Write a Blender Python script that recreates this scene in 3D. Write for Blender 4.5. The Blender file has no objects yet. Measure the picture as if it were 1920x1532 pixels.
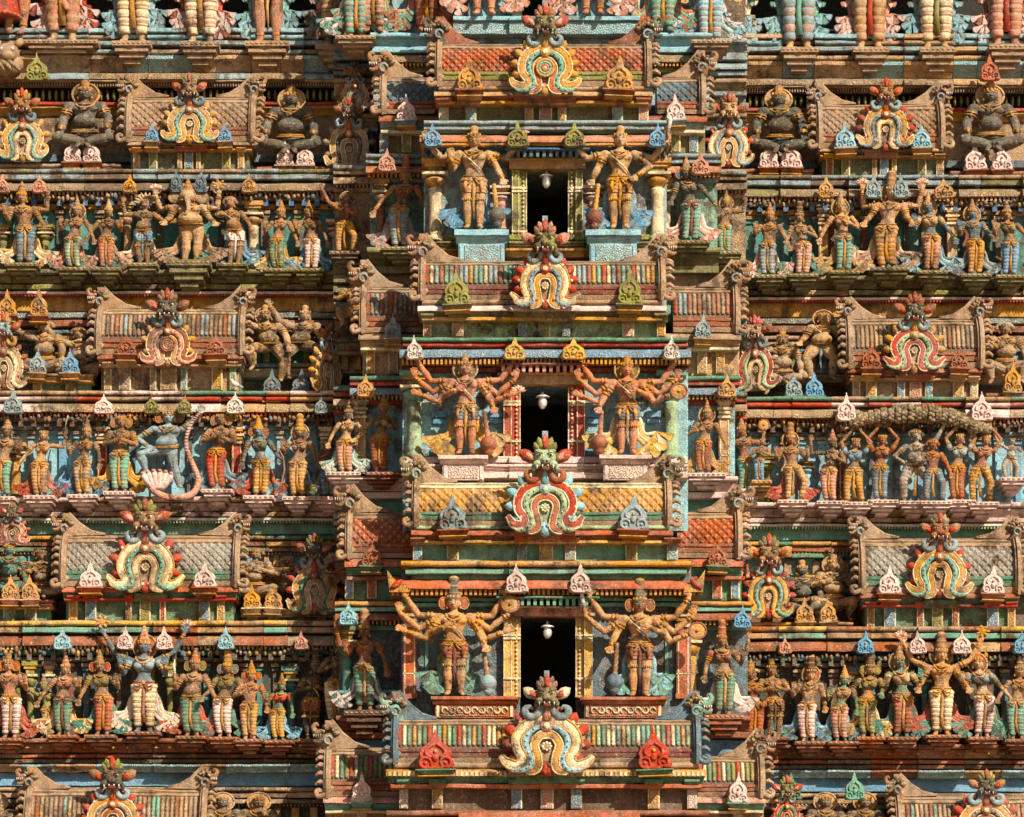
import bpy, math, random
from mathutils import Vector, Matrix, Quaternion
random.seed(7)
SC = bpy.context.scene
COL = SC.collection
PI = math.pi
D, ZC, CAMZ = 60.0, 20.0, 9.0          # camera distance, height of the picture centre, camera height

def sc(y): return (D + y) / D
def W(px, py, y):
    """world point seen at picture position (px, py) at depth y (y grows away from the camera)"""
    k = sc(y)
    return Vector(((px - 960) * .01 * k, y, CAMZ + ((766 - py) * .01 + ZC - CAMZ) * k))

# ---------------------------------------------------------------- materials
def lin(h):
    r = [int(h[i:i + 2], 16) / 255 for i in (0, 2, 4)]
    return [c / 12.92 if c <= .04045 else ((c + .055) / 1.055) ** 2.4 for c in r] + [1]

PAL = dict(brown='9a6f4c', darkbrown='5a3822', ochre='cf9648', yellow='dcae58', orange='c06340', terracotta='b4603f', red='bb3823', rust='9c5636',
           pink='dd9c86', palepink='ecccc2', blue='6ba2c4', lightblue='93c6d2', deepblue='3a6a94', teal='3f8c86', sea='72a894', green='4f8468',
           palegreen='a3bd93', olive='8b8b3e', grey='a8a297', bluegrey='8ea6ac', darkgrey='5c5950', cream='ead6ac', stone='a98a6c',
           paleston='b79c78', darkstone='6b5645', dark='241f1a', soot='060606', white='ded5c8', flesh='c9935f', salmon='c4805f',  # the blackest one is painted shade for hall and doorway insides
           gold='c48b3a', black='171412', slate='3c443e', slateblue='557382', tan='c29a6e', moss='757043', maroon='7e3a2c', panel='6d7a5c')

def nd(t, kind, x=0, y=0, **kw):
    n = t.nodes.new(kind); n.location = (x, y)
    for k, v in kw.items(): setattr(n, k, v)
    return n

def make_group():
    g = bpy.data.node_groups.new('weathered_paint', 'ShaderNodeTree')
    I = g.interface
    I.new_socket('Color', in_out='INPUT', socket_type='NodeSocketColor')
    for nme, d in (('Dirt', .5), ('Carve', 0.0)):
        s = I.new_socket(nme, in_out='INPUT', socket_type='NodeSocketFloat'); s.default_value = d
    I.new_socket('BSDF', in_out='OUTPUT', socket_type='NodeSocketShader')
    t = g
    gi = nd(t, 'NodeGroupInput'); go = nd(t, 'NodeGroupOutput')
    geo = nd(t, 'ShaderNodeNewGeometry')
    L = t.links.new
    def noise(scale, detail=4, stretch=None, rough=.6):
        n = nd(t, 'ShaderNodeTexNoise'); n.inputs['Scale'].default_value = scale; n.inputs['Detail'].default_value = detail
        n.inputs['Roughness'].default_value = rough
        if stretch:
            m = nd(t, 'ShaderNodeVectorMath', operation='MULTIPLY'); m.inputs[1].default_value = stretch
            L(geo.outputs['Position'], m.inputs[0]); L(m.outputs[0], n.inputs['Vector'])
        else: L(geo.outputs['Position'], n.inputs['Vector'])
        return n.outputs['Fac']
    def ramp(src, a, b, lo=0., hi=1.):
        m = nd(t, 'ShaderNodeMapRange'); L(src, m.inputs[0])
        for i, v in enumerate((a, b, lo, hi)): m.inputs[i + 1].default_value = v
        return m.outputs[0]
    def mul(a, b):
        m = nd(t, 'ShaderNodeMath', operation='MULTIPLY', use_clamp=True)
        for i, v in enumerate((a, b)):
            if isinstance(v, float): m.inputs[i].default_value = v
            else: L(v, m.inputs[i])
        return m.outputs[0]
    def mix(f, a, b, bt='MIX'):
        m = nd(t, 'ShaderNodeMix', data_type='RGBA', blend_type=bt)
        L(f, m.inputs[0]) if not isinstance(f, float) else setattr(m.inputs[0], 'default_value', f)
        for i, v in ((6, a), (7, b)):
            if isinstance(v, (list, tuple)): m.inputs[i].default_value = v
            else: L(v, m.inputs[i])
        return m.outputs[2]
    # grime in patches, rain streaks, bare plaster where the paint has gone
    patch = ramp(noise(3.4, 8, None, .74), .46, .62)
    streak = ramp(noise(6.0, 5, (1, 1, .16)), .50, .72)
    fine = ramp(noise(26.0, 5, None, .75), .3, .72, .5, 1.25)
    bare = ramp(noise(11.0, 7, None, .75), .55, .66)
    big = nd(t, 'ShaderNodeMath', operation='MULTIPLY'); L(ramp(noise(.9, 4), .38, .62, .35, 1.5), big.inputs[0]); L(gi.outputs['Dirt'], big.inputs[1])
    dirt = big.outputs[0]
    fade = mul(ramp(noise(1.9, 5, None, .7), .5, .7, 0, .28), gi.outputs['Dirt'])
    col = mix(fade, gi.outputs['Color'], lin('c9b59c'))          # dust and sun-faded paint
    col = mix(mul(patch, dirt), col, lin('4f3c2c'))
    mould = ramp(noise(4.6, 8, (1, 1, .45), .78), .58, .66)
    col = mix(mul(mul(mould, dirt), .8), col, lin('211a14'))
    col = mix(mul(mul(streak, dirt), .8), col, lin('35251a'))
    col = mix(mul(mul(bare, gi.outputs['Dirt']), .65), col, lin('cdb595'))
    vor = nd(t, 'ShaderNodeTexVoronoi', feature='DISTANCE_TO_EDGE'); vor.inputs['Scale'].default_value = 24
    L(geo.outputs['Position'], vor.inputs['Vector'])
    ve = ramp(vor.outputs['Distance'], .03, .22)
    cv = mul(ramp(ve, 0, 1, 1, 0), gi.outputs['Carve'])
    col = mix(mul(cv, .34), col, lin('e6cfa0'))
    fm = nd(t, 'ShaderNodeCombineColor'); [L(fine, fm.inputs[i]) for i in range(3)]
    col = mix(1.0, col, fm.outputs[0], 'MULTIPLY')
    hs = nd(t, 'ShaderNodeHueSaturation'); L(col, hs.inputs['Color']); L(ramp(noise(1.3, 3), .3, .7, .88, 1.18), hs.inputs['Saturation'])
    b = nd(t, 'ShaderNodeBsdfPrincipled'); L(hs.outputs[0], b.inputs['Base Color'])
    b.inputs['Roughness'].default_value = .62
    b.inputs['Specular IOR Level'].default_value = .35
    add = nd(t, 'ShaderNodeMath', operation='MULTIPLY_ADD'); L(cv, add.inputs[0]); add.inputs[1].default_value = 1.4; L(noise(38.0, 5, None, .7), add.inputs[2])
    bp = nd(t, 'ShaderNodeBump'); bp.inputs['Strength'].default_value = .9; bp.inputs['Distance'].default_value = .024
    L(add.outputs[0], bp.inputs['Height']); L(bp.outputs[0], b.inputs['Normal'])
    L(b.outputs[0], go.inputs['BSDF'])
    return g
GRP = make_group()
_M = {}
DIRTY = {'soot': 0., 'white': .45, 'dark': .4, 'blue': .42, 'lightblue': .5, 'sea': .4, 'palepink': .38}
def M(key):
    """'blue' plain paint, 'blue#' with a carved pattern, 'blue!' heavily weathered, 'blue+' kept clean"""
    if key in _M: return _M[key]
    base = key.rstrip('#!+')
    m = bpy.data.materials.new('paint_' + base + {'#': '_carved', '!': '_weathered', '+': '_clean'}.get(key[-1], ''))
    m.use_nodes = True; t = m.node_tree; t.nodes.clear()
    g = nd(t, 'ShaderNodeGroup'); g.node_tree = GRP
    g.inputs['Color'].default_value = lin(PAL[base])
    g.inputs['Dirt'].default_value = .95 if '!' in key else .12 if '+' in key else DIRTY.get(base, .72)
    g.inputs['Carve'].default_value = 1. if '#' in key else .24 if '!' in key else .12 if '+' not in key else 0.
    o = nd(t, 'ShaderNodeOutputMaterial', 300); t.links.new(g.outputs[0], o.inputs['Surface'])
    _M[key] = m
    return m
def metal():
    m = bpy.data.materials.new('lamp_metal'); m.use_nodes = True
    b = m.node_tree.nodes['Principled BSDF']; b.inputs['Base Color'].default_value = (.8, .78, .72, 1)
    b.inputs['Metallic'].default_value = .6; b.inputs['Roughness'].default_value = .38
    n = nd(m.node_tree, 'ShaderNodeTexNoise'); n.inputs['Scale'].default_value = 25
    r = nd(m.node_tree, 'ShaderNodeMapRange'); r.inputs[3].default_value = .25; r.inputs[4].default_value = .6
    m.node_tree.links.new(n.outputs['Fac'], r.inputs[0]); m.node_tree.links.new(r.outputs[0], b.inputs['Roughness'])
    return m
METAL = metal()

# ---------------------------------------------------------------- mesh builder
class MB:
    def __init__(s): s.v = []; s.f = []; s.mi = []; s.sm = []; s.mats = []
    def idx(s, m):
        if isinstance(m, str): m = M(m)
        if m not in s.mats: s.mats.append(m)
        return s.mats.index(m)
    def add(s, vs, fs, m, smooth=False):
        n = len(s.v); i = s.idx(m); s.v += [tuple(v) for v in vs]
        for f in fs:
            s.f.append([n + k for k in f]); s.mi.append(i); s.sm.append(smooth)
    def box(s, x0, x1, y0, y1, z0, z1, m, tx=0., tz=0.):
        """box; tx/tz: how much narrower the front face (y0) is on every side"""
        vs = [(x0 + tx, y0, z0 + tz), (x1 - tx, y0, z0 + tz), (x1, y1, z0), (x0, y1, z0), (x0 + tx, y0, z1 - tz), (x1 - tx, y0, z1 - tz), (x1, y1, z1), (x0, y1, z1)]
        s.add(vs, [(0, 3, 2, 1), (4, 5, 6, 7), (0, 1, 5, 4), (1, 2, 6, 5), (2, 3, 7, 6), (3, 0, 4, 7)], m)
    def prism(s, pts, y0, y1, m, bev=0.):
        """outline in x,z (counter-clockwise seen from the front) pushed from y0 (front) to y1"""
        n = len(pts); cx = sum(p[0] for p in pts) / n; cz = sum(p[1] for p in pts) / n
        if bev:
            inn = [(cx + (x - cx) * (1 - bev), cz + (z - cz) * (1 - bev)) for x, z in pts]
            d = (y1 - y0) * .35
            vs = [(x, y0, z) for x, z in inn] + [(x, y0 + d, z) for x, z in pts] + [(x, y1, z) for x, z in pts]; r = 3
        else: vs = [(x, y0, z) for x, z in pts] + [(x, y1, z) for x, z in pts]; r = 2
        fs = [tuple(range(n)), tuple(range(r * n - 1, (r - 1) * n - 1, -1))]
        for q in range(r - 1):
            for i in range(n):
                j = (i + 1) % n; fs.append((q * n + i, (q + 1) * n + i, (q + 1) * n + j, q * n + j))
        s.add(vs, fs, m)
    def profx(s, prof, x0, x1, m, jit=.007, seg=.22):
        """closed profile [(y,z)] swept along x with caps, slightly uneven like hand-laid plaster"""
        n = len(prof); k = max(1, int((x1 - x0) / seg)); vs = []; fs = []
        for i in range(k + 1):
            jz = random.uniform(-jit, jit); jy = random.uniform(-jit, jit); x = x0 + (x1 - x0) * i / k
            vs += [(x, y + jy, z + jz) for y, z in prof]
        for i in range(k):
            for a in range(n):
                b = (a + 1) % n; fs.append((i * n + a, i * n + b, (i + 1) * n + b, (i + 1) * n + a))
        fs.append(tuple(range(n - 1, -1, -1))); fs.append(tuple(range(k * n, k * n + n)))
        s.add(vs, fs, m)
    def tube(s, pts, rad, m, n=8, flat=1., mats=None, smooth=True, up=None, cap=True):
        """tube along pts; rad: number or list; flat<1 squashes along the local normal; mats: material per segment"""
        P = [Vector(p) for p in pts]; k = len(P)
        if not isinstance(rad, (list, tuple)): rad = [rad] * k
        vs = []; u = Vector(up) if up else Vector((0, -1, 0)); prev = None
        for i in range(k):
            d = (P[min(i + 1, k - 1)] - P[max(i - 1, 0)])
            if d.length < 1e-7: d = Vector((0, 0, 1))
            d.normalize()
            a = (prev if prev is not None else u); a = a - d * a.dot(d)
            if a.length < 1e-4: a = d.orthogonal()
            a.normalize(); prev = a; b = d.cross(a)
            for j in range(n):
                t = 2 * PI * j / n; vs.append(P[i] + a * (math.cos(t) * rad[i] * flat) + b * (math.sin(t) * rad[i]))
        base = len(s.v); s.v += [tuple(v) for v in vs]
        for i in range(k - 1):
            mm = s.idx(mats[i] if mats else m)
            for j in range(n):
                q = (j + 1) % n; s.f.append([base + i * n + j, base + i * n + q, base + (i + 1) * n + q, base + (i + 1) * n + j]); s.mi.append(mm); s.sm.append(smooth)
        if cap:
            for r, rev in ((0, True), (k - 1, False)):
                f = [base + r * n + j for j in range(n)]; s.f.append(f[::-1] if rev else f); s.mi.append(s.idx(mats[0] if mats else m)); s.sm.append(False)
    def loft(s, secs, m, n=12, smooth=True, mats=None):
        """elliptic sections (cx,cy,z,rx,ry)"""
        base = len(s.v)
        for cx, cy, z, rx, ry in secs:
            for j in range(n):
                t = 2 * PI * j / n; s.v.append((cx + math.cos(t) * rx, cy + math.sin(t) * ry, z))
        k = len(secs)
        for i in range(k - 1):
            mm = s.idx(mats[i] if mats else m)
            for j in range(n):
                q = (j + 1) % n; s.f.append([base + i * n + j, base + i * n + q, base + (i + 1) * n + q, base + (i + 1) * n + j]); s.mi.append(mm); s.sm.append(smooth)
        mm = s.idx(mats[0] if mats else m)
        s.f.append([base + j for j in range(n)][::-1]); s.mi.append(mm); s.sm.append(False)
        s.f.append([base + (k - 1) * n + j for j in range(n)]); s.mi.append(s.idx(mats[-1] if mats else m)); s.sm.append(False)
    def lathe(s, cx, cy, prof, m, n=14, smooth=True, mats=None, sq=1.):
        s.loft([(cx, cy, z, max(r, .0005), max(r, .0005) * sq) for r, z in prof], m, n, smooth, mats)
    def ell(s, c, r, m, nu=10, nv=7, rot=None, smooth=True):
        if not isinstance(r, (list, tuple)): r = (r, r, r)
        vs = []; fs = []; c = Vector(c)
        for i in range(1, nv):
            p = PI * i / nv
            for j in range(nu):
                t = 2 * PI * j / nu
                v = Vector((r[0] * math.sin(p) * math.cos(t), r[1] * math.sin(p) * math.sin(t), -r[2] * math.cos(p)))
                vs.append((rot @ v if rot else v) + c)
        a = Vector((0, 0, -r[2])); b = Vector((0, 0, r[2]))
        vs.append((rot @ a if rot else a) + c); vs.append((rot @ b if rot else b) + c)
        B = len(vs) - 2; T = B + 1
        for j in range(nu):
            q = (j + 1) % nu; fs.append((B, q, j)); fs.append((T, (nv - 2) * nu + j, (nv - 2) * nu + q))
            for i in range(nv - 2): fs.append((i * nu + j, i * nu + q, (i + 1) * nu + q, (i + 1) * nu + j))
        s.add(vs, fs, m, smooth)
    def leaf(s, c, ang, ln, wd, th, m, ridge=True):
        """a pointed leaf lying in the x-z plane, root at c, pointing along ang (radians from +x)"""
        ca, sa = math.cos(ang), math.sin(ang); out = []
        for u, v in ((0, .25), (.25, .75), (.55, 1), (.8, .7), (1, 0), (.8, -.7), (.55, -1), (.25, -.75), (0, -.25)):
            x, z = u * ln, v * wd / 2; out.append((c[0] + x * ca - z * sa, c[1], c[2] + x * sa + z * ca))
        n = len(out); mid = (c[0] + .5 * ln * ca, c[1] - th, c[2] + .5 * ln * sa)
        vs = out + [(x, y + th * .6, z) for x, y, z in out] + [mid]
        fs = [(i, 2 * n, (i + 1) % n) for i in range(n)] + [(i, (i + 1) % n, n + (i + 1) % n, n + i) for i in range(n)]
        s.add(vs, fs, m, True)
    def petal(s, c, ang, ln, wd, th, m):
        """cloth fold: narrow at its root c, broad and rounded at the end"""
        ca, sa = math.cos(ang), math.sin(ang); out = []
        for u, v in ((0, .2), (.4, .42), (.7, .8), (.86, 1), (.96, .8), (1, .3), (1, -.3), (.96, -.8), (.86, -1), (.7, -.8), (.4, -.42), (0, -.2)):
            x, z = u * ln, v * wd / 2; out.append((c[0] + x * ca - z * sa, c[1], c[2] + x * sa + z * ca))
        n = len(out); q = [(c[0] + t * ln * ca, c[1] - th * e, c[2] + t * ln * sa) for t, e in ((.1, .5), (.5, .8), (.85, 1.2))]
        vs = out + [(x, y + th, z) for x, y, z in out] + q
        fs = [(2 * n + (0 if i in (0, 11) else 1 if i in (1, 10) else 2), (i + 1) % n, i)[::-1] for i in range(n)] + [(i, (i + 1) % n, n + (i + 1) % n, n + i) for i in range(n)] + [(2 * n, 1, 2 * n + 1), (2 * n + 1, 2, 2 * n + 2), (2 * n, 2 * n + 1, 11), (2 * n + 1, 2 * n + 2, 10)]
        s.add(vs, fs, m, True)
    def mesh(s, name):
        me = bpy.data.meshes.new(name); me.from_pydata(s.v, [], s.f)
        for m in s.mats: me.materials.append(m)
        me.polygons.foreach_set('material_index', s.mi); me.polygons.foreach_set('use_smooth', s.sm)
        me.update(); return me
    def build(s, name, parent=None):
        if not s.f: return None
        o = bpy.data.objects.new(name, s.mesh(name)); COL.objects.link(o)
        if parent: o.parent = parent
        return o

def remesh(mb, voxel, mat, smooth_it=3):
    me = mb.mesh('body'); o = bpy.data.objects.new('tmp', me); COL.objects.link(o)
    r = o.modifiers.new('r', 'REMESH'); r.mode = 'VOXEL'; r.voxel_size = voxel; r.use_smooth_shade = True
    q = o.modifiers.new('s', 'SMOOTH'); q.factor = .5; q.iterations = smooth_it
    dg = bpy.context.evaluated_depsgraph_get(); ev = o.evaluated_get(dg)
    out = bpy.data.meshes.new_from_object(ev)
    bpy.data.objects.remove(o); bpy.data.meshes.remove(me)
    out.materials.clear(); out.materials.append(M(mat) if isinstance(mat, str) else mat)
    for p in out.polygons: p.material_index = 0
    out.name = 'body'
    return out

LABELS = {}
def thing(name, label, cat, loc, group=None, scale=1.):
    o = bpy.data.objects.new(name, None); COL.objects.link(o); o.location = loc; o.scale = (scale,) * 3
    o.empty_display_size = .1
    o['label'] = label; o['category'] = cat
    LABELS.setdefault(label, []).append(o)
    if group: o['group'] = group
    return o
# ---------------------------------------------------------------- statues
def V(*a): return Vector(a)
ARM = {  # right-hand side (x>0) in units of the body height: elbow, wrist, finger direction
 'down': ((.195, .0, .63), (.225, -.04, .50), (.05, -.1, -1)),
 'away': ((.215, .0, .64), (.29, -.03, .50), (.2, -.1, -1)),
 'bless': ((.19, .0, .64), (.205, -.13, .715), (0, -.1, 1)),
 'give': ((.19, .0, .63), (.23, -.12, .56), (.1, -.5, -.8)),
 'up': ((.27, .02, .78), (.30, -.03, .95), (0, -.1, 1)),
 'wide': ((.30, .02, .82), (.43, -.02, .97), (.1, -.1, 1)),
 'over': ((.20, .0, .95), (.06, -.02, 1.12), (-.3, 0, 1)),
 'pray': ((.19, -.03, .64), (.015, -.14, .70), (-.05, -.1, 1)),
 'hip': ((.26, .0, .66), (.15, -.05, .555), (-.6, -.4, -.5)),
 'knee': ((.185, -.02, .63), (.19, -.12, .48), (.1, -.3, -.9)),
 'out': ((.25, .0, .70), (.38, -.05, .66), (1, -.1, .2)),
 'chest': ((.20, -.02, .64), (.09, -.14, .68), (-.7, -.2, .5)),
 'g1': ((.31, .02, .81), (.43, -.02, 1.01), (-.1, -.1, 1)),
 'g2': ((.29, .0, .665), (.455, -.04, .82), (.1, -.1, 1)),
 'g3': ((.25, .0, .57), (.40, -.07, .63), (1, -.1, .5)),
 'g1b': ((.28, .02, .76), (.42, -.03, .92), (0, -.1, 1)),
 'club': ((.20, .0, .64), (.25, -.10, .50), (.1, -.5, -.8)),
 'raise': ((.27, .0, .88), (.36, -.02, 1.07), (.3, 0, 1)),
}
LEG = {  # x>0 leg: hip, knee, ankle
 'stand': ((.052, 0, .50), (.055, -.015, .27), (.052, 0, .04)),
 'apart': ((.055, 0, .50), (.085, -.02, .28), (.10, 0, .04)),
 'bent': ((.055, 0, .50), (.15, -.05, .30), (.115, .0, .04)),
 'lift': ((.055, 0, .50), (.21, -.09, .44), (.17, -.04, .23)),
 'sit': ((.06, 0, .36), (.21, -.12, .385), (.03, -.17, .32)),
 'squat': ((.06, 0, .36), (.20, -.12, .42), (.15, -.10, .20)),
}
def hand(mb, w, d, side, k=1.):
    """palm, four unequal bent fingers and a thumb leaving the side of the palm"""
    d = Vector(d).normalized(); f = V(0, -1, 0); f = (f - d * f.dot(d)).normalized(); l = d.cross(f) * side
    c = w + d * .028 * k
    rot = Matrix((l, f, d)).transposed()
    mb.ell(c, (.024 * k, .012 * k, .032 * k), 'stone', 8, 6, rot)
    for i, (o, ln) in enumerate(((-.019, .034), (-.007, .042), (.006, .040), (.018, .030))):
        a = c + l * o * k + d * .022 * k
        mb.tube([a, a + d * ln * .55 * k + l * o * .25 * k, a + d * ln * k + f * .012 * k + l * o * .3 * k], [.0075 * k, .007 * k, .005 * k], 'stone', 6)
    a = c - l * .018 * k - d * .008 * k
    mb.tube([a, a - l * .016 * k + d * .014 * k, a - l * .02 * k + d * .032 * k + f * .006 * k], [.009 * k, .008 * k, .0055 * k], 'stone', 6)

def figure(px, py, H, y, skin='brown', legs=('stand', 'stand'), arms=('down', 'bless'), lw=('teal', 'cream'), sex='f', crown='cone', cc='brown', dw=1.,
           halo=None, ear=None, drape=None, pl=1., top=None, belly=0., lean=0., ped='rust', pedw=60, desc='', short=False, turn=0., extra=(), head='man',
           row='', hold=None, sash='gold', seat=0., cat='statue', name='statue', pedh=28, armcol=None, bulk=1.13, limb=1., sway=None, nose=1.):
    """statue with its feet at (px, py); H pixels from the sole to the top of the head; y depth of its axis"""
    h = H * .01
    if sway is None: sway = random.choice((-1, 1)) * random.uniform(.015, .04) if H < 160 and not seat else 0
    bend = lambda z: sway * math.sin(1.5 * PI * min(max(z, 0), 1.02))
    u = .0
    root = thing(name, desc, cat, W(px, py, y), row, sc(y))
    root.rotation_euler.z = turn
    if seat: root.location.z -= seat * h * sc(y)
    mb = MB(); female = sex == 'f'
    dx = random.uniform(-.006, .006)
    sx = lean                                     # shoulders shifted sideways
    zs = .785
    def S(z): return sx * max(0, (z - .5)) / .3
    if female: secs = [(.44, .07, .05), (.49, .095, .066), (.53, .098, .068), (.57, .08, .06), (.615, .058, .05), (.66, .062, .052), (.71, .082, .062), (.76, .098, .06), (.80, .105, .05), (.825, .06, .038), (.84, .035, .03)]
    else: secs = [(.44, .07, .05), (.49, .088, .064), (.53, .088, .064), (.58, .075, .057), (.63, .07, .055), (.69, .092, .064), (.75, .115, .066), (.795, .122, .052), (.825, .07, .04), (.84, .038, .032)]
    b0 = .36 if legs[0] in ('sit', 'squat') else 0
    if b0: secs = [(z if z > .6 else .6 - (.6 - z) * 1.65 + .0, a, b) for z, a, b in secs]
    mb.loft([(S(z), 0, z, a, b) for z, a, b in secs], 'stone', 14)
    if female:
        for q in (-1, 1): mb.ell((q * .048 + S(.73), -.058, .722), (.042, .038, .042), 'stone', 10, 7)
    else:
        for q in (-1, 1): mb.ell((q * .05 + S(.74), -.045, .745), (.052, .03, .036), 'stone', 10, 7)
    if belly: mb.ell((S(.6), -.035 - .03 * belly, .60), (.085 + .03 * belly, .07 + .03 * belly, .075 + .02 * belly), 'stone', 12, 8)
    legp = []
    for q, kind in ((-1, legs[0]), (1, legs[1])):
        P = [V(q * a, b, c) for a, b, c in LEG[kind]]; legp.append(P)
        fat = (1.12 if belly else 1.) * limb
        hp, kn, an = P
        cm = lambda t, A, B: A.lerp(B, t)
        mb.tube([hp + V(0, 0, .03), hp, cm(.5, hp, kn), kn, cm(.3, kn, an), cm(.75, kn, an), an], [.045, .062 * fat, .053 * fat, .037 * fat, .042 * fat, .028 * fat, .023 * fat], 'stone', 10)
        mb.ell(kn + V(0, -.008, 0), .037 * fat, 'stone', 8, 6)
        fd = V(q * .3, -1, -.15) if kind in ('stand', 'apart', 'bent') else V(q * .4, -.6, -.8)
        fd.normalize(); c = an + fd * .035 - V(0, 0, .018)
        mb.tube([an - V(0, 0, .01), c, an + fd * .075 - V(0, 0, .026)], [.024, .025, .017], 'stone', 8, .75, up=(0, 0, 1))
    # neck and head
    hz = .925; hx = S(.83) + dx
    mb.tube([(S(.82), 0, .82), (hx, 0, .88)], [.033, .03], 'stone', 10)
    R = Matrix.Rotation(random.uniform(-.12, .12) + dx * 6, 3, 'Z')
    if head == 'elephant':
        mb.ell((hx, -.02, .94), (.082, .08, .085), 'stone', 12, 8)
        mb.tube([(hx, -.07, .93), (hx, -.12, .86), (hx + .005, -.15, .78), (hx + .0, -.16, .70), (hx - .03, -.16, .64), (hx - .06, -.15, .66)], [.036, .03, .024, .021, .018, .015], 'stone', 10)
        for q in (-1, 1):
            mb.ell((hx + q * .125, .02, .925), (.07, .02, .085), 'stone', 10, 7)
            mb.tube([(hx + q * .04, -.07, .87), (hx + q * .065, -.13, .85)], [.014, .006], 'stone', 6)
    else:
        mb.ell((hx, -.004, hz + .008), (.056, .062, .068), 'stone', 12, 9, R)
        mb.ell((hx, -.026, hz - .032), (.034, .034, .028), 'stone', 10, 6, R)
        f = R @ V(0, -1, 0); g = R @ V(1, 0, 0); hc = V(hx, -.004, hz)
        if head == 'lion':
            mb.ell(hc + f * .062 - V(0, 0, .018), (.034, .034, .026), 'stone', 8, 6, R)
            for q in (-1, 1): mb.ell(hc + g * q * .045 + V(0, 0, .055), (.02, .014, .024), 'stone', 8, 6)
        else:
            mb.tube([hc + f * .055 + V(0, 0, .016), hc + f * .070 * nose - V(0, 0, .004), hc + f * .066 - V(0, 0, .012)], [.007, .011, .012], 'stone', 6)
            mb.ell(hc + f * .053 - V(0, 0, .030), (.016, .010, .0065), 'stone', 8, 5, R)
            for q in (-1, 1): mb.ell(hc + f * .047 + g * q * .021 + V(0, 0, .026), (.015, .010, .005), 'stone', 7, 5, R)
        for q in (-1, 1): mb.ell(hc + g * q * .053 - V(0, 0, .012), (.010, .016, .034), 'stone', 7, 6)
    # arms
    rings = []
    allarms = [(-1, arms[0]), (1, arms[1])] + [(q, a) for q, a in extra]
    for q, kind in allarms:
        e, w, d = [Vector(t) for t in (ARM[kind] if isinstance(kind, str) else kind)]
        jit = V(random.uniform(-.008, .008), 0, random.uniform(-.01, .01))
        for t in (e, w, d): t.x *= q
        sh = V(q * .128 + S(.79), .0, zs); e = e + V(S(.7), 0, 0) + jit; w = w + V(S(.75), 0, 0) + jit
        m_ = (1. if female else 1.12) * limb
        mb.ell(sh, .040 * m_, 'stone', 8, 6)
        mb.tube([sh, sh.lerp(e, .4), e, e.lerp(w, .3), w], [.036 * m_, .034 * m_, .027 * m_, .028 * m_, .018 * m_], 'stone', 9)
        mb.ell(e, .027 * m_, 'stone', 8, 6)
        hand(mb, w, d, q, 1.25)
        rings.append((sh, e, w, m_, q, d))
    for vv in range(len(mb.v)): c_ = mb.v[vv]; mb.v[vv] = ((c_[0] + bend(c_[2])) * h * bulk, c_[1] * h * (bulk * .5 + .5), c_[2] * h)
    me = remesh(mb, max(.0095, h * .0072), skin, 2)
    o = bpy.data.objects.new('body', me); COL.objects.link(o); o.parent = root
    def fin(b, nm):
        b.v = [((a + bend(d_)) * h * bulk, c * h * (bulk * .5 + .5), d_ * h) for a, c, d_ in b.v]; return b.build(nm, root)
    # leg cloth with ring folds
    if lw and not b0:
        b = MB()
        for q, P in zip((-1, 1), legp):
            hp, kn, an = P; end = (.28 if short else .93); pts = []; rad = []; mats = []; N = 14 if short else 44
            nr = 3.5 if short else 9
            for i in range(N + 1):
                t = i / N * end * 2
                p = hp.lerp(kn, t) if t < 1 else kn.lerp(an, t - 1)
                if t < 1: r = .068 + (.044 - .068) * t
                else: r = .044 + (.034 - .044) * (t - 1)
                ph = (i / N * nr) % 1.
                pts.append(p + V(0, -.002, .02 * (1 - i / N))); rad.append(r * (.97 + .16 * math.sin(ph * PI)) * (1.1 if belly else 1.))
                if i < N: mats.append('brown' if ph > .88 else lw[1] if .36 < ph < .58 and int(i / N * nr) % 2 else lw[0])  # brown creases paint the shade between the ring folds
            b.tube(pts, rad, lw[0], 12, 1., mats)
        fin(b, 'leg_cloth')
        b = MB()   # pleats between the legs and loops over the thighs
        b.tube([(0, -.06, .53), (.004, -.065, .40), (-.004, -.05, .24), (.004, -.03, .10)], [.012, .016, .018, .024] if not short else [.014, .018, .012, .004], sash if not short else lw[1], 6, .5)
        for q in (-1, 1):
            for z0, dz in ((.53, .075), (.535, .04)):
                b.tube([(q * .095, -.03, z0), (q * .075, -.075, z0 - dz * .8), (q * .045, -.082, z0 - dz), (q * .012, -.078, z0 - dz * .3)], .008, sash, 6)
        fin(b, 'sash')
    # jewellery
    b = MB()
    zb = .56 if not b0 else .50; hw = .088 if not belly else .105
    for zz, rr in ((zb, hw), (zb - .022, hw + .008)):
        b.tube([(math.cos(a) * rr, math.sin(a) * rr * .76 - .004 - (.03 * belly), zz - (.015 if math.sin(a) < 0 else 0) * abs(math.sin(a))) for a in [i * PI / 8 for i in range(17)]], .0095, sash, 6)
    b.ell((0, -.078 - .03 * belly, zb - .02), (.02, .012, .02), 'gold', 8, 6)
    fin(b, 'belt')
    b = MB()
    for rx, dr in ((.05, .03), (.075, .075)):
        b.tube([(S(.8) + math.cos(a) * rx, math.sin(a) * (.045 + (.018 if dr > .04 and math.sin(a) < 0 else 0)) - .012 - (.022 if math.sin(a) < 0 else 0) * abs(math.sin(a)), .822 - (dr if math.sin(a) < 0 else 0) * abs(math.sin(a))) for a in [i * PI / 8 for i in range(17)]], .0085, 'gold', 6)
    b.ell((S(.75), -.088, .735), (.014, .012, .018), 'gold', 8, 6)
    big_ = H > 160
    if big_: fin(b, 'necklace'); b = MB()
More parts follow.
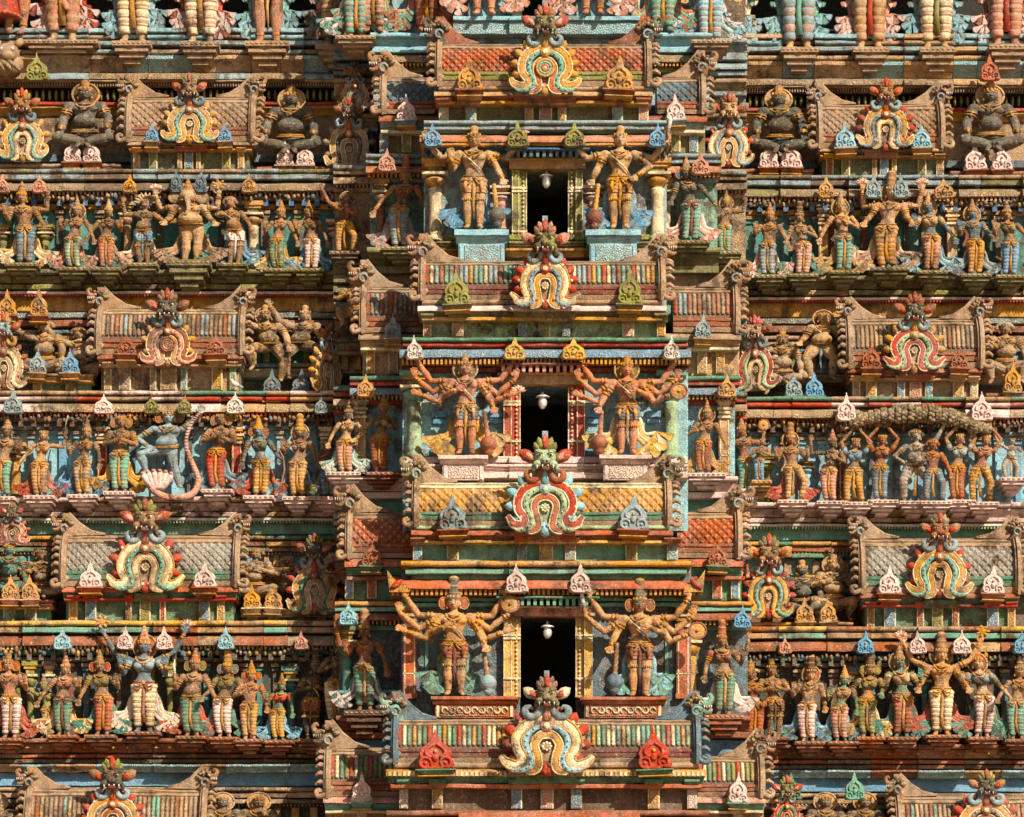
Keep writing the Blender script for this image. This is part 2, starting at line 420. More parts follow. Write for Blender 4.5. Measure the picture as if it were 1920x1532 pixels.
    for sh, e, w, m_, q, d in rings:
        for A, B, t, r in ((sh, e, .38, .041), (sh, e, .55, .038), (e, w, .78, .026), (e, w, .9, .024)):
            p = A.lerp(B, t); dd = (B - A).normalized() * .006
            b.tube([p - dd, p + dd], r * m_, 'gold', 9)
            if big_: b.ell(p + V(0, -r * m_, 0), (.014, .008, .016), 'ochre', 6, 5); fin(b, 'armlet'); b = MB()
    for q in (-1, 1):
        b.ell((hx + q * .056, -.01, .885), (.012, .012, .018), 'gold', 8, 6)
        if big_: fin(b, 'earring'); b = MB()
    if short:   # knotted cloth tails, knee bands and a crossed chest cord
        b2 = MB()
        for q, P in zip((-1, 1), legp):
            kn = P[1]; b2.tube([kn + V(0, 0, .035), kn + V(0, 0, .05)], .055, 'gold', 10)
            for i in range(5): b2.ell(kn + V((i - 2) * .018, -.052 + abs(i - 2) * .008, .03), (.009, .009, .014), 'ochre', 6, 4)
            b2.tube([(q * .06, -.07, .50), (q * .075, -.085, .44), (q * .065, -.075, .37)], [.014, .02, .006], lw[1] if lw else 'gold', 6, .5)
        b2.tube([(-.09, -.055, .78), (-.02, -.085, .70), (.05, -.075, .62), (.085, -.04, .56)], .008, 'cream', 6)
        fin(b2, 'cord')
    if not lw or short:
        for P in legp:
            p = P[1].lerp(P[2], .88); b.tube([p - V(0, 0, .006), p + V(0, 0, .006)], .029, 'gold', 9)
            if big_: fin(b, 'anklet'); b = MB()
    fin(b, 'jewellery')
    if top:
        b = MB(); ss = [z for z in secs if .655 < z[0] < .805]
        b.loft([(S(z), -.004, z, a * 1.05, bb * 1.08) for z, a, bb in ss], top, 14)
        for q in (-1, 1):
            b.ell((q * .048 + S(.73), -.060, .722), (.046, .041, .045), top, 10, 7)
        for sh, e, w, m_, q, d in rings[:2]:
            b.tube([sh, sh.lerp(e, .42)], [.043 * m_, .039 * m_], top, 9)
        fin(b, 'bodice')
    # face paint
    if head != 'elephant' and H > 105:
        for q in (-1, 1):
            b = MB()
            b.ell(hc + f * .053 + g * q * .021 + V(0, 0, .012), (.012, .006, .0065), 'white+', 7, 5, R)
            b.ell(hc + f * .0575 + g * q * .021 + V(0, 0, .012), (.005, .004, .005), 'black+', 6, 5, R)
            b.tube([hc + f * .050 + g * q * .036 + V(0, 0, .026), hc + f * .058 + g * q * .021 + V(0, 0, .033), hc + f * .058 + g * q * .007 + V(0, 0, .026)], .0032, 'black+', 5)
            fin(b, 'eye')
        b = MB(); b.ell(hc + f * .0585 - V(0, 0, .030), (.014, .006, .0048), 'maroon', 8, 5, R); fin(b, 'lips')
    # crown
    b = MB(); cz = .965
    if crown == 'cone':
        pr = [(.055, -.012), (.063, 0), (.066, .014), (.055, .024), (.052, .04), (.058, .05), (.047, .062), (.043, .08), (.048, .09), (.035, .105), (.031, .125), (.035, .133), (.022, .15), (.016, .172), (.02, .18), (.006, .20)]
    elif crown == 'tall':
        pr = [(.055, -.014), (.066, 0), (.068, .018), (.056, .028), (.054, .06), (.06, .068), (.05, .08), (.05, .12), (.056, .13), (.045, .14), (.043, .175), (.05, .19), (.045, .215), (.03, .235), (.008, .245)]
    elif crown == 'bun':
        pr = [(.054, -.012), (.062, 0), (.058, .015), (.04, .03), (.034, .06), (.04, .09), (.036, .115), (.02, .13), (.005, .135)]
    else: pr = [(.054, -.015), (.062, 0), (.058, .02), (.04, .035), (.02, .045), (.004, .05)]
    if head == 'elephant': cz = .985
    mt = [cc if i % 4 else 'gold' for i in range(len(pr) - 1)]
    b.lathe(hx, .004, [(r, cz + z) for r, z in pr], cc, 12, True, mt)
    for a in range(5):
        t = (-.5 + (a - 2) * .17) * PI; b.ell((hx + math.cos(t) * .058, .004 + math.sin(t) * .058, cz + .022), (.012, .01, .022), 'gold', 6, 5)
    fin(b, 'crown')
    if crown in ('fan', 'curl'):
        b = MB()
        for a in range(9 if crown == 'fan' else 13):
            t = PI * (.06 + .88 * a / (8 if crown == 'fan' else 12)); L = .13 if crown == 'fan' else .07
            if crown == 'fan': b.leaf((hx + math.cos(t) * .05, .02, .95 + math.sin(t) * .05), t, L, .04, .014, cc)
            else: b.ell((hx + math.cos(t) * .085, .01, .93 + math.sin(t) * .09), (.026, .026, .026), cc, 7, 5)
        fin(b, 'hair')
    if halo:
        b = MB(); rr = .125
        b.ell((hx, .045, .94), (rr * .85, .018, rr), halo, 16, 6)
        b.tube([(hx + math.cos(a) * rr * .88, .04, .94 + math.sin(a) * rr * 1.02) for a in [i * PI / 10 for i in range(21)]], .012, 'tan', 6)
        fin(b, 'halo')
    if ear:
        for q in (-1, 1):
            b = MB()
            b.ell((hx + q * .088, .015, .93), (.038, .014, .062), ear, 12, 7)
            b.tube([(hx + q * .088 + math.cos(a) * .038, .005, .93 + math.sin(a) * .062) for a in [i * PI / 6 for i in range(13)]], .006, 'gold', 5)
            fin(b, 'ear_disc')
    if drape:
        b = MB(); c1, c2 = drape
        for q in (-1, 1):
            for i in range(4):
                t = i / 3; r_ = random.uniform(-.012, .012); ex, ez = q * (.075 + .12 * dw + .085 * t * dw + r_), .12 + .10 * t * t + r_ * 2
                P = smooth([(q * .06, .05, .50), (q * (.085 + .04 * t), .05, .38), (q * (.075 + .09 * t * dw), .045, .24), (ex, .035, ez)], 3)
                b.tube(P, [.012, .014, .017, .02, .022, .023, .022, .022, .024, .024][:len(P)], (c1, c2)[i % 2], 7, .5)
                a0 = -PI / 2 + q * (.05 + .38 * t)
                for k_ in (-.75, 0, .75): b.petal((ex, .03 - .01 * abs(k_), ez + .01), a0 + k_, random.uniform(.085, .115) * pl, .06 * pl, .028, (c1, c2, c1)[(i + (k_ == 0)) % 3])
                if pl < 1 and i > 1:
                    for p_ in P[4::2]: b.petal((p_.x, .03, p_.z), -PI / 2 + q * (.9 + .2 * (i - 2)), .055, .036, .02, (c1, c2)[i % 2])
        fin(b, 'drapery')
    if hold:
        for q, at in hold:
            rg = [r for r in rings if r[4] == q][-1]; p = rg[2] + Vector(rg[5]).normalized() * .09
            b = MB()
            if at == 'disc':
                b.ell(p + V(0, -.01, .05), (.045, .015, .045), 'gold', 12, 6)
                for a in range(7): b.leaf(p + V(math.cos(a * .9) * .03, -.02, .05 + math.sin(a * .9) * .03), a * .9, .045, .03, .01, 'ochre')
            elif at == 'flower':
                for a in range(7): b.leaf(p, .15 + a * .47, .075, .035, .016, ('pink', 'cream')[a % 2])
            elif at == 'fan':
                for a in range(6): b.leaf(p, .2 + a * .5, .10, .045, .018, ('yellow', 'ochre')[a % 2])
            elif at == 'shield':
                b.ell(p, (.075, .02, .085), 'ochre', 14, 7); b.tube([p + V(math.cos(a) * .073, -.008, math.sin(a) * .083) for a in [i * PI / 8 for i in range(17)]], .01, 'rust', 6); b.ell(p + V(0, -.02, 0), .018, 'gold', 7, 6)
            elif at == 'bow':
                b.tube([p + V(0.0, -.03, .18), p + V(.05, -.03, .05), p + V(.06, -.03, -.12), p + V(.03, -.03, -.3), p + V(0, -.03, -.42)], [.006, .012, .014, .012, .006], 'brown', 7)
            elif at == 'blade':
                b.tube([p + V(0, -.02, -.06), p + V(0, -.02, .0)], .009, 'gold', 6); b.tube([p + V(0, -.02, 0), p + V(q * .02, -.02, .12), p + V(q * .01, -.02, .2)], [.016, .02, .004], 'white', 6, .3)
            elif at == 'stick':
                b.tube([p + V(-q * .02, -.02, -.16), p + V(0, -.02, .05), p + V(q * .03, -.02, .2)], .009, 'tan', 6)
            fin(b, 'emblem')
    if ped:
        b = MB(); w2 = pedw * .0062; d2 = .34; tot = pedh * .01
        zz = .0; hs_ = [(.0, 1.), (.22, .96), (.30, .86), (.46, .80), (.54, .66), (.70, .58), (.78, .42), (.94, .3), (1., .14)]
        for i in range(0, len(hs_) - 1):
            a, wa = hs_[i]; c, wc = hs_[i + 1]
            if i % 2 == 0: b.box(-w2 * wa, w2 * wa, -d2 * wa, .3, -tot * c, -tot * a, ped)
            else: b.loft([(0, .15 - (.15 + d2 * wc) * .5, -tot * c, w2 * wc * 1.05, (d2 * wc) * .8), (0, .15 - (.15 + d2 * wa) * .5, -tot * a - .001, w2 * wa * 1.0, (d2 * wa) * .85)], ped, 8, False)
        nb = max(4, int(pedw / 7))
        for i in range(nb): b.ell((-w2 + (i + .5) * 2 * w2 / nb, -d2 - .004, -tot * .11), (w2 / nb * .8, .014, .016), 'tan', 6, 4)
        if b0: 
            for i_ in range(len(b.v)): a, c, d_ = b.v[i_]; b.v[i_] = (a, c, d_ + seat * h)
        b.build('pedestal', root)
    return root
# ---------------------------------------------------------------- ornaments
def arc(cx, cz, r, a0, a1, n, y=0, rz=None):
    return [(cx + math.cos(a0 + (a1 - a0) * i / n) * r, y, cz + math.sin(a0 + (a1 - a0) * i / n) * (rz or r)) for i in range(n + 1)]
def smooth(P, k=4):
    """Catmull-Rom through points"""
    P = [Vector(p) for p in P]; out = []
    for i in range(len(P) - 1):
        a, b, c, d = P[max(i - 1, 0)], P[i], P[i + 1], P[min(i + 2, len(P) - 1)]
        for j in range(k):
            t = j / k; out.append(.5 * ((2 * b) + (c - a) * t + (2 * a - 5 * b + 4 * c - d) * t * t + (3 * b - a - 3 * c + d) * t ** 3))
    out.append(P[-1]); return out

def finial(px, pb, w, h, y, col='palepink', desc='', group='leaf finials along the ledges', cap='rust', capw=None, nolab=False):
    """flame-shaped leaf ornament standing on its block; base at pb"""
    r = thing('leaf_finial', desc, 'finial', W(px, pb, y), group, sc(y)); w *= .01; h *= .01
    b = MB()
    r.rotation_euler.y = random.uniform(-.05, .05); tip_ = random.choice((1, 1, .97, .93, .86)); w *= random.uniform(.94, 1.06)
    half = [(.30, 0), (.48, .03), (.52, .13), (.45, .23), (.41, .30), (.45, .40), (.40, .53), (.27, .63), (.14, .71), (.10, .82), (.06, .95 * tip_), (0, tip_)]
    pts = [(x * w, z * h) for x, z in half] + [(-x * w, z * h) for x, z in half[-2::-1]]
    b.prism(pts, -.05, .05, col, .06)
    b.build('plate', r)
    b = MB()
    for q in (-1, 1):
        b.tube(arc(q * .27 * w, .17 * h, .15 * w, -PI / 2 if q > 0 else -PI / 2, (-PI / 2 + q * 5.2), 9, -.06), [.05 * w] * 7 + [.04 * w, .03 * w, .02 * w], col, 6)
        b.tube(smooth([(q * .12 * w, -.06, .30 * h), (q * .26 * w, -.065, .40 * h), (q * .20 * w, -.06, .54 * h), (q * .03 * w, -.06, .64 * h)], 3), .045 * w, col, 6)
        b.ell((q * .27 * w, -.06, .17 * h), (.055 * w, .02, .055 * w), col, 7, 5)
    b.ell((0, -.065, .30 * h), (.10 * w, .03, .10 * h), col, 8, 5)
    b.ell((0, -.065, .46 * h), (.06 * w, .02, .05 * h), 'gold' if col != 'palepink' else 'pink', 7, 5)
    b.lathe(0, 0, [(.05 * w, .66 * h), (.09 * w, .72 * h), (.05 * w, .78 * h), (.075 * w, .84 * h), (.03 * w, .92 * h), (.01, 1.03 * h)], col, 8)
    b.build('scroll', r)
    if cap:
        b = MB(); cw = (capw or w / .01 * 1.02) * .005
        b.loft([(0, .06, -.115, cw * .9, .15), (0, .06, -.06, cw * 1.2, .19), (0, .06, -.015, cw * 1.36, .215), (0, .06, 0, cw * 1.36, .215)], cap, 4, False)
        vs = b.v; b.v = [((x * math.cos(PI / 4) * 1.0 - (yy - .06) * math.sin(PI / 4) * cw / .16), (x / cw * .16 * math.sin(PI / 4) + (yy - .06) * math.cos(PI / 4)) + .06, z) for x, yy, z in vs]
        b.box(-cw * 1.06, cw * 1.06, -.16, .2, -.02, .004, cap)
        b.box(-cw * .92, cw * .92, -.145, .2, -.13, -.112, 'ochre')
        b.build('cap', r)
    return r

def monster(root, w, z0, hcol, earcol, crowncol, y=-.12):
    w *= .86; hcol += '!'; rr_ = 'red!'; earcol = earcol + '!'; crowncol += '!'
    """lion-faced mask: z0 bottom of the mask, w its width"""
    b = MB(); hw = w * .5
    b.ell((0, y, z0 + .30 * w), (.30 * w, .20 * w, .24 * w), hcol, 12, 8)
    b.ell((0, y - .17 * w, z0 + .22 * w), (.13 * w, .11 * w, .10 * w), hcol, 8, 6)
    for q in (-1, 1):
        b.ell((q * .20 * w, y - .12 * w, z0 + .14 * w), (.13 * w, .12 * w, .10 * w), hcol, 8, 6)
        b.ell((q * .17 * w, y - .10 * w, z0 + .48 * w), (.12 * w, .07 * w, .045 * w), hcol, 8, 5)
        b.ell((q * .045 * w, y - .27 * w, z0 + .2 * w), (.035 * w, .03 * w, .03 * w), 'maroon', 6, 5)
        b.ell((q * .30 * w, y, z0 + .06 * w), (.07 * w, .08 * w, .10 * w), hcol, 7, 5)
    b.ell((0, y - .12 * w, z0 + .03 * w), (.15 * w, .08 * w, .07 * w), 'maroon', 8, 5)
    o = b.build('monster_head', root)
    b = MB()
    for q in (-1, 1):
        b = MB(); b.ell((q * .145 * w, y - .16 * w, z0 + .37 * w), (.07 * w, .06 * w, .055 * w), 'cream!', 8, 6)
        b.ell((q * .145 * w, y - .212 * w, z0 + .36 * w), (.035 * w, .02 * w, .035 * w), 'black', 7, 5)
        b.tube([(q * .06 * w, y - .2 * w, z0 + .40 * w), (q * .14 * w, y - .22 * w, z0 + .445 * w), (q * .24 * w, y - .16 * w, z0 + .42 * w)], [.02 * w, .03 * w, .02 * w], hcol, 6)
        b.build('eye', o)
    b = MB()
    for i in range(4): x = (-.21 + .14 * i) * w; b.tube([(x, y - .2 * w, z0 + .10 * w), (x, y - .22 * w, z0 + (.0 if i in (0, 3) else .05) * w)], [.028 * w, .006 * w], 'white', 6)
    b.build('fang', o)
    for q in (-1, 1):
        b = MB(); ang = PI / 2 - q * .95
        b.leaf((q * .26 * w, y, z0 + .22 * w), ang, .52 * w, .32 * w, .10 * w, earcol)
        b.leaf((q * .28 * w, y - .05 * w, z0 + .25 * w), ang, .34 * w, .18 * w, .07 * w, 'pink!' if earcol == 'red!' else 'red!')
        b.build('ear', o)
    b = MB()
    for a, L, c in ((-.75, .30, crowncol), (.75, .30, crowncol), (-.38, .40, crowncol), (.38, .40, crowncol), (0, .46, 'red!')):
        b.leaf((a * .16 * w, y - .03 * w + abs(a) * .04, z0 + .48 * w), PI / 2 - a * .8, L * w, .20 * w, .08 * w, c)
    if root.location.y < -1.4: b.box(-.075 * w, .075 * w, y + .02, y + .08, z0 + .6 * w, z0 + 1.02 * w, 'bluegrey')
    b.ell((0, y - .09 * w, z0 + .62 * w), (.05 * w, .05 * w, .07 * w), 'red!', 7, 5)
    for i_ in range(9): a_ = PI * (.02 + .96 * i_ / 8); b.ell((math.cos(a_) * .33 * w, y + .02, z0 + .28 * w + math.sin(a_) * .27 * w), (.06 * w, .05 * w, .06 * w), (hcol, crowncol, 'brown!')[i_ % 3], 6, 4)
    b.build('crest', o)

def gable(px, pb, w, h, y, cols=('cream', 'sea', 'ochre'), flame='red', scroll='bluegrey', head=('moss', 'red', 'olive'), hw=None, desc='', eye='stone', name='gable_ornament', drop='orange', rot=0., group='horseshoe gable ornaments', hz=.98, wheel=False):
    """horseshoe gable ornament: nested omega bands, flames, scrolls and a monster mask on top"""
    r = thing(name, desc, 'gable ornament', W(px, pb, y), group, sc(y)); w *= .01; h *= .01; r.rotation_euler.z = rot
    o1, o2, o3 = cols
    b = MB()  # back plate
    half = [(0, 0), (.16, 0), (.22, .10), (.30, .12), (.32, .3), (.36, .5), (.33, .7), (.2, .86), (0, .92)]
    b.prism([(x * w, z * h) for x, z in half] + [(-x * w, z * h) for x, z in half[-2:0:-1]], .0, .10, eye)
    b.build('back_plate', r)
    outer = [(0, .90), (.14, .87), (.27, .74), (.335, .55), (.325, .38), (.27, .24), (.31, .13), (.40, .13), (.46, .20), (.50, .30)]
    mid = [(0, .79), (.12, .76), (.20, .65), (.235, .52), (.22, .38), (.185, .25), (.19, .13), (.27, .055), (.38, .05), (.45, .12)]
    inn = [(0, .64), (.075, .615), (.12, .53), (.135, .44), (.115, .32), (.10, .2), (.10, .09), (.16, .02), (.24, .0)]
    jx = [random.uniform(.94, 1.06) for _ in range(12)]; jz = random.uniform(.96, 1.04); npet = random.choice((6, 7, 7, 8)); psh = random.uniform(.85, 1.15)
    outer, mid, inn = [[(x * jx[i % 12], z * (1 if i < 2 else jz)) for i, (x, z) in enumerate(P_)] for P_ in (outer, mid, inn)]
    for nm, P, c, rd, yy in (('outer_band', outer, o1, .064, -.03), ('middle_band', mid, o2, .038, -.055), ('inner_band', inn, o3, .052, -.035)):
        b = MB()
        for q in (-1, 1):
            S_ = smooth([(q * x * w, yy, z * h) for x, z in P], 4); n = len(S_)
            rl = [rd * w * (1 if i < n * .8 else max(.3, 1 - (i / n - .8) * 3.4)) for i in range(n)]
            b.tube(S_, rl, c, 8, .5)
            for o_ in ((-.8, .8) if nm != 'middle_band' else ()):
                E = []
                for i in range(n - 1):
                    d_ = (S_[i + 1] - S_[i]).normalized(); E.append(S_[i] + Vector((-d_.z, 0, d_.x)) * rl[i] * o_ + Vector((0, -rl[i] * .35, 0)))
                b.tube(E, rd * w * .2, {'cream': 'ochre', 'red': 'cream', 'ochre': 'cream', 'yellow': 'rust'}.get(c, 'cream'), 5)
            if nm == 'middle_band':
                for i in range(2, n - 6, 3): b.ell(S_[i] + Vector((0, -.04, 0)), rd * w * .33, 'white' if (i // 3) % 2 else c, 6, 4)
        b.build(nm, r)
    b = MB()
    for q in (-1, 1):
        for i in range(npet):
            a = (.40 - i * .93 / (npet - 1)) * PI; ca, sa = math.cos(a), math.sin(a)
            b.leaf((q * ca * .33 * w, -.01, .54 * h + sa * .35 * h), (a if q > 0 else PI - a) + q * .25, .20 * w * psh, .125 * w, .06, flame)
            b.ell((q * ca * .40 * w, -.06, .54 * h + sa * .42 * h), (.026 * w, .02, .026 * w), 'cream' if i % 2 else flame, 6, 4)
    b.build('flames', r)
    b = MB()
    for q in (-1, 1):
        P = [(q * x * w, -.07, z * h) for x, z in ((.05, 1.22), (.07, 1.05), (.13, .94), (.215, .955), (.235, 1.06), (.18, 1.10), (.155, 1.05))]
        b.tube(smooth(P, 3), [.045 * w] * 12 + [.04 * w, .035 * w, .03 * w, .025 * w, .02 * w, .018 * w, .015 * w], scroll, 7, .8)
    b.build('scroll', r)
    b = MB()
    b.ell((0, -.075, .79 * h), (.085 * w, .045, .11 * h), drop, 10, 7)
    b.tube([(0, -.06, 1.2 * h), (0, -.07, .86 * h)], [.03 * w, .06 * w], drop, 8, .6)
    b.ell((0, -.115, .78 * h), (.045 * w, .02, .055 * h), 'cream', 8, 5)
    b.build('centre_drop', r); b = MB()
    b.ell((0, -.02, .44 * h), (.055 * w, .04, .075 * h), eye, 10, 6)
    for a in range(8): b.ell((math.cos(a * PI / 4) * .045 * w, -.045, .44 * h + math.sin(a * PI / 4) * .06 * h), (.018 * w, .02, .018 * w), 'cream', 6, 4)
    if wheel:
        for rr_, cc_ in ((.125, o1), (.085, o2), (.045, o3)): b.tube(arc(0, .47 * h, rr_ * w, 0, 2 * PI, 18, -.09), .022 * w, cc_, 6)
        b.ell((0, -.09, .47 * h), (.03 * w, .03, .03 * w), 'cream', 8, 5)
    b.build('rosette', r)
    monster(r, (hw or w / .01 * .62) * .01, hz * h * 1.13, *head)
    return r

# ---------------------------------------------------------------- masonry
class Site:
    """builds parts of one thing from picture positions, each at its own true depth"""
    def __init__(s, root): s.r = root; s.o = root.location.copy(); s.mb = {}
    def b(s, nm):
        return s.mb.setdefault(nm, MB())
    def box(s, nm, x0, x1, pt, pb, yf, yb, m, tx=0., tz=0.):
        a = W(x0, pt, yf) - s.o; c = W(x1, pb, yf) - s.o
        s.b(nm).box(a.x, c.x, yf - s.o.y, yb - s.o.y, c.z, a.z, m, tx, tz)
    def mold(s, nm, x0, x1, pt, pb, yf, m, prof='flat', deep=.5):
        a = W(x0, pt, yf) - s.o; c = W(x1, pb, yf) - s.o; z1, z0 = a.z, c.z; H = z1 - z0; y = yf - s.o.y; yb = y + deep; e = min(H, .3)
        P = {'flat': [(yb, z0), (y + .01, z0), (y, z0 + .01), (y, z1 - .01), (y + .01, z1), (yb, z1)],
             'roll': [(yb, z0)] + [(y + H * .5 - math.sin(PI * i / 6) * H * .5, z0 + H * (.5 - .5 * math.cos(PI * i / 6))) for i in range(7)] + [(yb, z1)],
             'kapota': [(yb, z0), (y, z0), (y, z0 + H * .25), (y + e * .12, z0 + H * .55), (y + e * .4, z0 + H * .82), (y + e * .75, z1), (yb, z1)],
             'cove': [(yb, z0), (y + e * .75, z0), (y + e * .6, z0 + H * .3), (y + e * .25, z0 + H * .6), (y, z0 + H * .75), (y, z1), (yb, z1)],
             'step': [(yb, z0), (y + e * .6, z0), (y + e * .6, z0 + H * .33), (y + e * .3, z0 + H * .36), (y + e * .3, z0 + H * .66), (y, z0 + H * .7), (y, z1), (yb, z1)]}[prof]
        s.b(nm).profx(P, a.x, c.x, m)
    def dent(s, nm, x0, x1, pt, pb, yf, step, m, fill=.6, depth=.06, round_=False):
        n = max(1, int((x1 - x0) / step)); st = (x1 - x0) / n
        for i in range(n):
            a = x0 + (i + .5 - fill / 2) * st; c = a + fill * st
            if round_:
                p = W((a + c) / 2, (pt + pb) / 2, yf) - s.o; s.b(nm).ell(p, (fill * st * .005, depth, (pb - pt) * .005), m, 6, 5)
            else: s.box(nm, a, c, pt + random.uniform(-.4, .4), pb, yf, yf + depth + .05, m, .004, .004)
    def flowers(s, nm, x0, x1, py, yf, step, m, r=.03):
        n = max(1, int((x1 - x0) / step))
        for i in range(n):
            p = W(x0 + (i + .5) * (x1 - x0) / n, py, yf) - s.o; q = MB
            s.b(nm).ell(p, (r, .02, r), m, 7, 4)
            for k in (-1, 1): s.b(nm).ell(p + V(k * r * 1.2, 0, 0), (r * .6, .014, r * .35), m, 5, 4)
    def done(s):
        for nm, mb in s.mb.items(): mb.build(nm, s.r)
        s.mb = {}
    def one(s, nm):
        mb = s.mb.pop(nm, None)
        return mb.build(nm, s.r) if mb else None

def pilaster(S, x, w, pt, pb, yf, col, frame='cream', cap='rust', capm=1.5):
    S.box('pilaster', x - w / 2, x + w / 2, pt, pb, yf, yf + .3, frame)
    S.box('pilaster', x - w / 2 + 2.2, x + w / 2 - 2.2, pt + 1.5, pb - 1.5, yf - .012, yf, col + '#')
    o = S.one('pilaster')
    return o

def column(S, x, w, pt, pb, yf, col, square=False, cap=None):
    """round pillar with stacked capital, or square framed post"""
    cap = cap or col
    p = W(x, pb, yf) - S.o; H = (pb - pt) * .01; r = w * .005; b = S.b('column')
    if square:
        b.box(p.x - r, p.x + r, p.y, p.y + .2, p.z, p.z + H, col)
        e = .12 * r + .006
        for q in (-1, 1): b.box(p.x + q * r * .72 - e / 2, p.x + q * r * .72 + e / 2, p.y - .012, p.y, p.z + .02, p.z + H - .02, 'cream')
        b.box(p.x - r, p.x + r, p.y - .012, p.y, p.z + H * .26, p.z + H * .26 + .02, 'cream')
        for t in (.02, .95): b.box(p.x - r, p.x + r, p.y - .012, p.y, p.z + H * t, p.z + H * t + .02, 'cream')
        b.box(p.x - r * 1.15, p.x + r * 1.15, p.y - .03, p.y + .2, p.z, p.z + H * .05, col)
        for i, (t, e) in enumerate(((.76, 1.2), (.82, 1.05), (.87, 1.35), (.94, 1.15), (.97, 1.5))):
            b.box(p.x - r * e, p.x + r * e, p.y - .02 - .02 * e, p.y + .2, p.z + H * t, p.z + H * (t + .03), cap if i % 2 else 'cream')
    else:
        cy = p.y + r
        b.lathe(p.x, cy, [(r * 1.3, p.z), (r * 1.3, p.z + .05 * H), (r, p.z + .08 * H), (r * 1.15, p.z + .1 * H), (r, p.z + .13 * H), (r * .92, p.z + .56 * H), (r * 1.1, p.z + .58 * H), (r * .95, p.z + .61 * H), (r * 1.15, p.z + .64 * H), (r * .8, p.z + .66 * H)], col, 14)
        b.lathe(p.x, cy, [(r * .8, p.z + .66 * H), (r * 1.5, p.z + .72 * H), (r * 1.75, p.z + .75 * H), (r * 1.2, p.z + .79 * H), (r * .8, p.z + .80 * H)], cap, 14)
        b.box(p.x - r * 2, p.x + r * 2, p.y - r * .8, p.y + .3, p.z + .80 * H, p.z + .83 * H, 'cream')
        b.box(p.x - r * 1.1, p.x + r * 1.1, p.y + .0, p.y + .3, p.z + .83 * H, p.z + .90 * H, 'olive#')
        b.box(p.x - r * 1.6, p.x + r * 1.6, p.y - r * .4, p.y + .3, p.z + .90 * H, p.z + .94 * H, 'ochre')
        b.box(p.x - r * 2.1, p.x + r * 2.1, p.y - r * .7, p.y + .3, p.z + .94 * H, p.z + H, cap)
    return S.one('column')

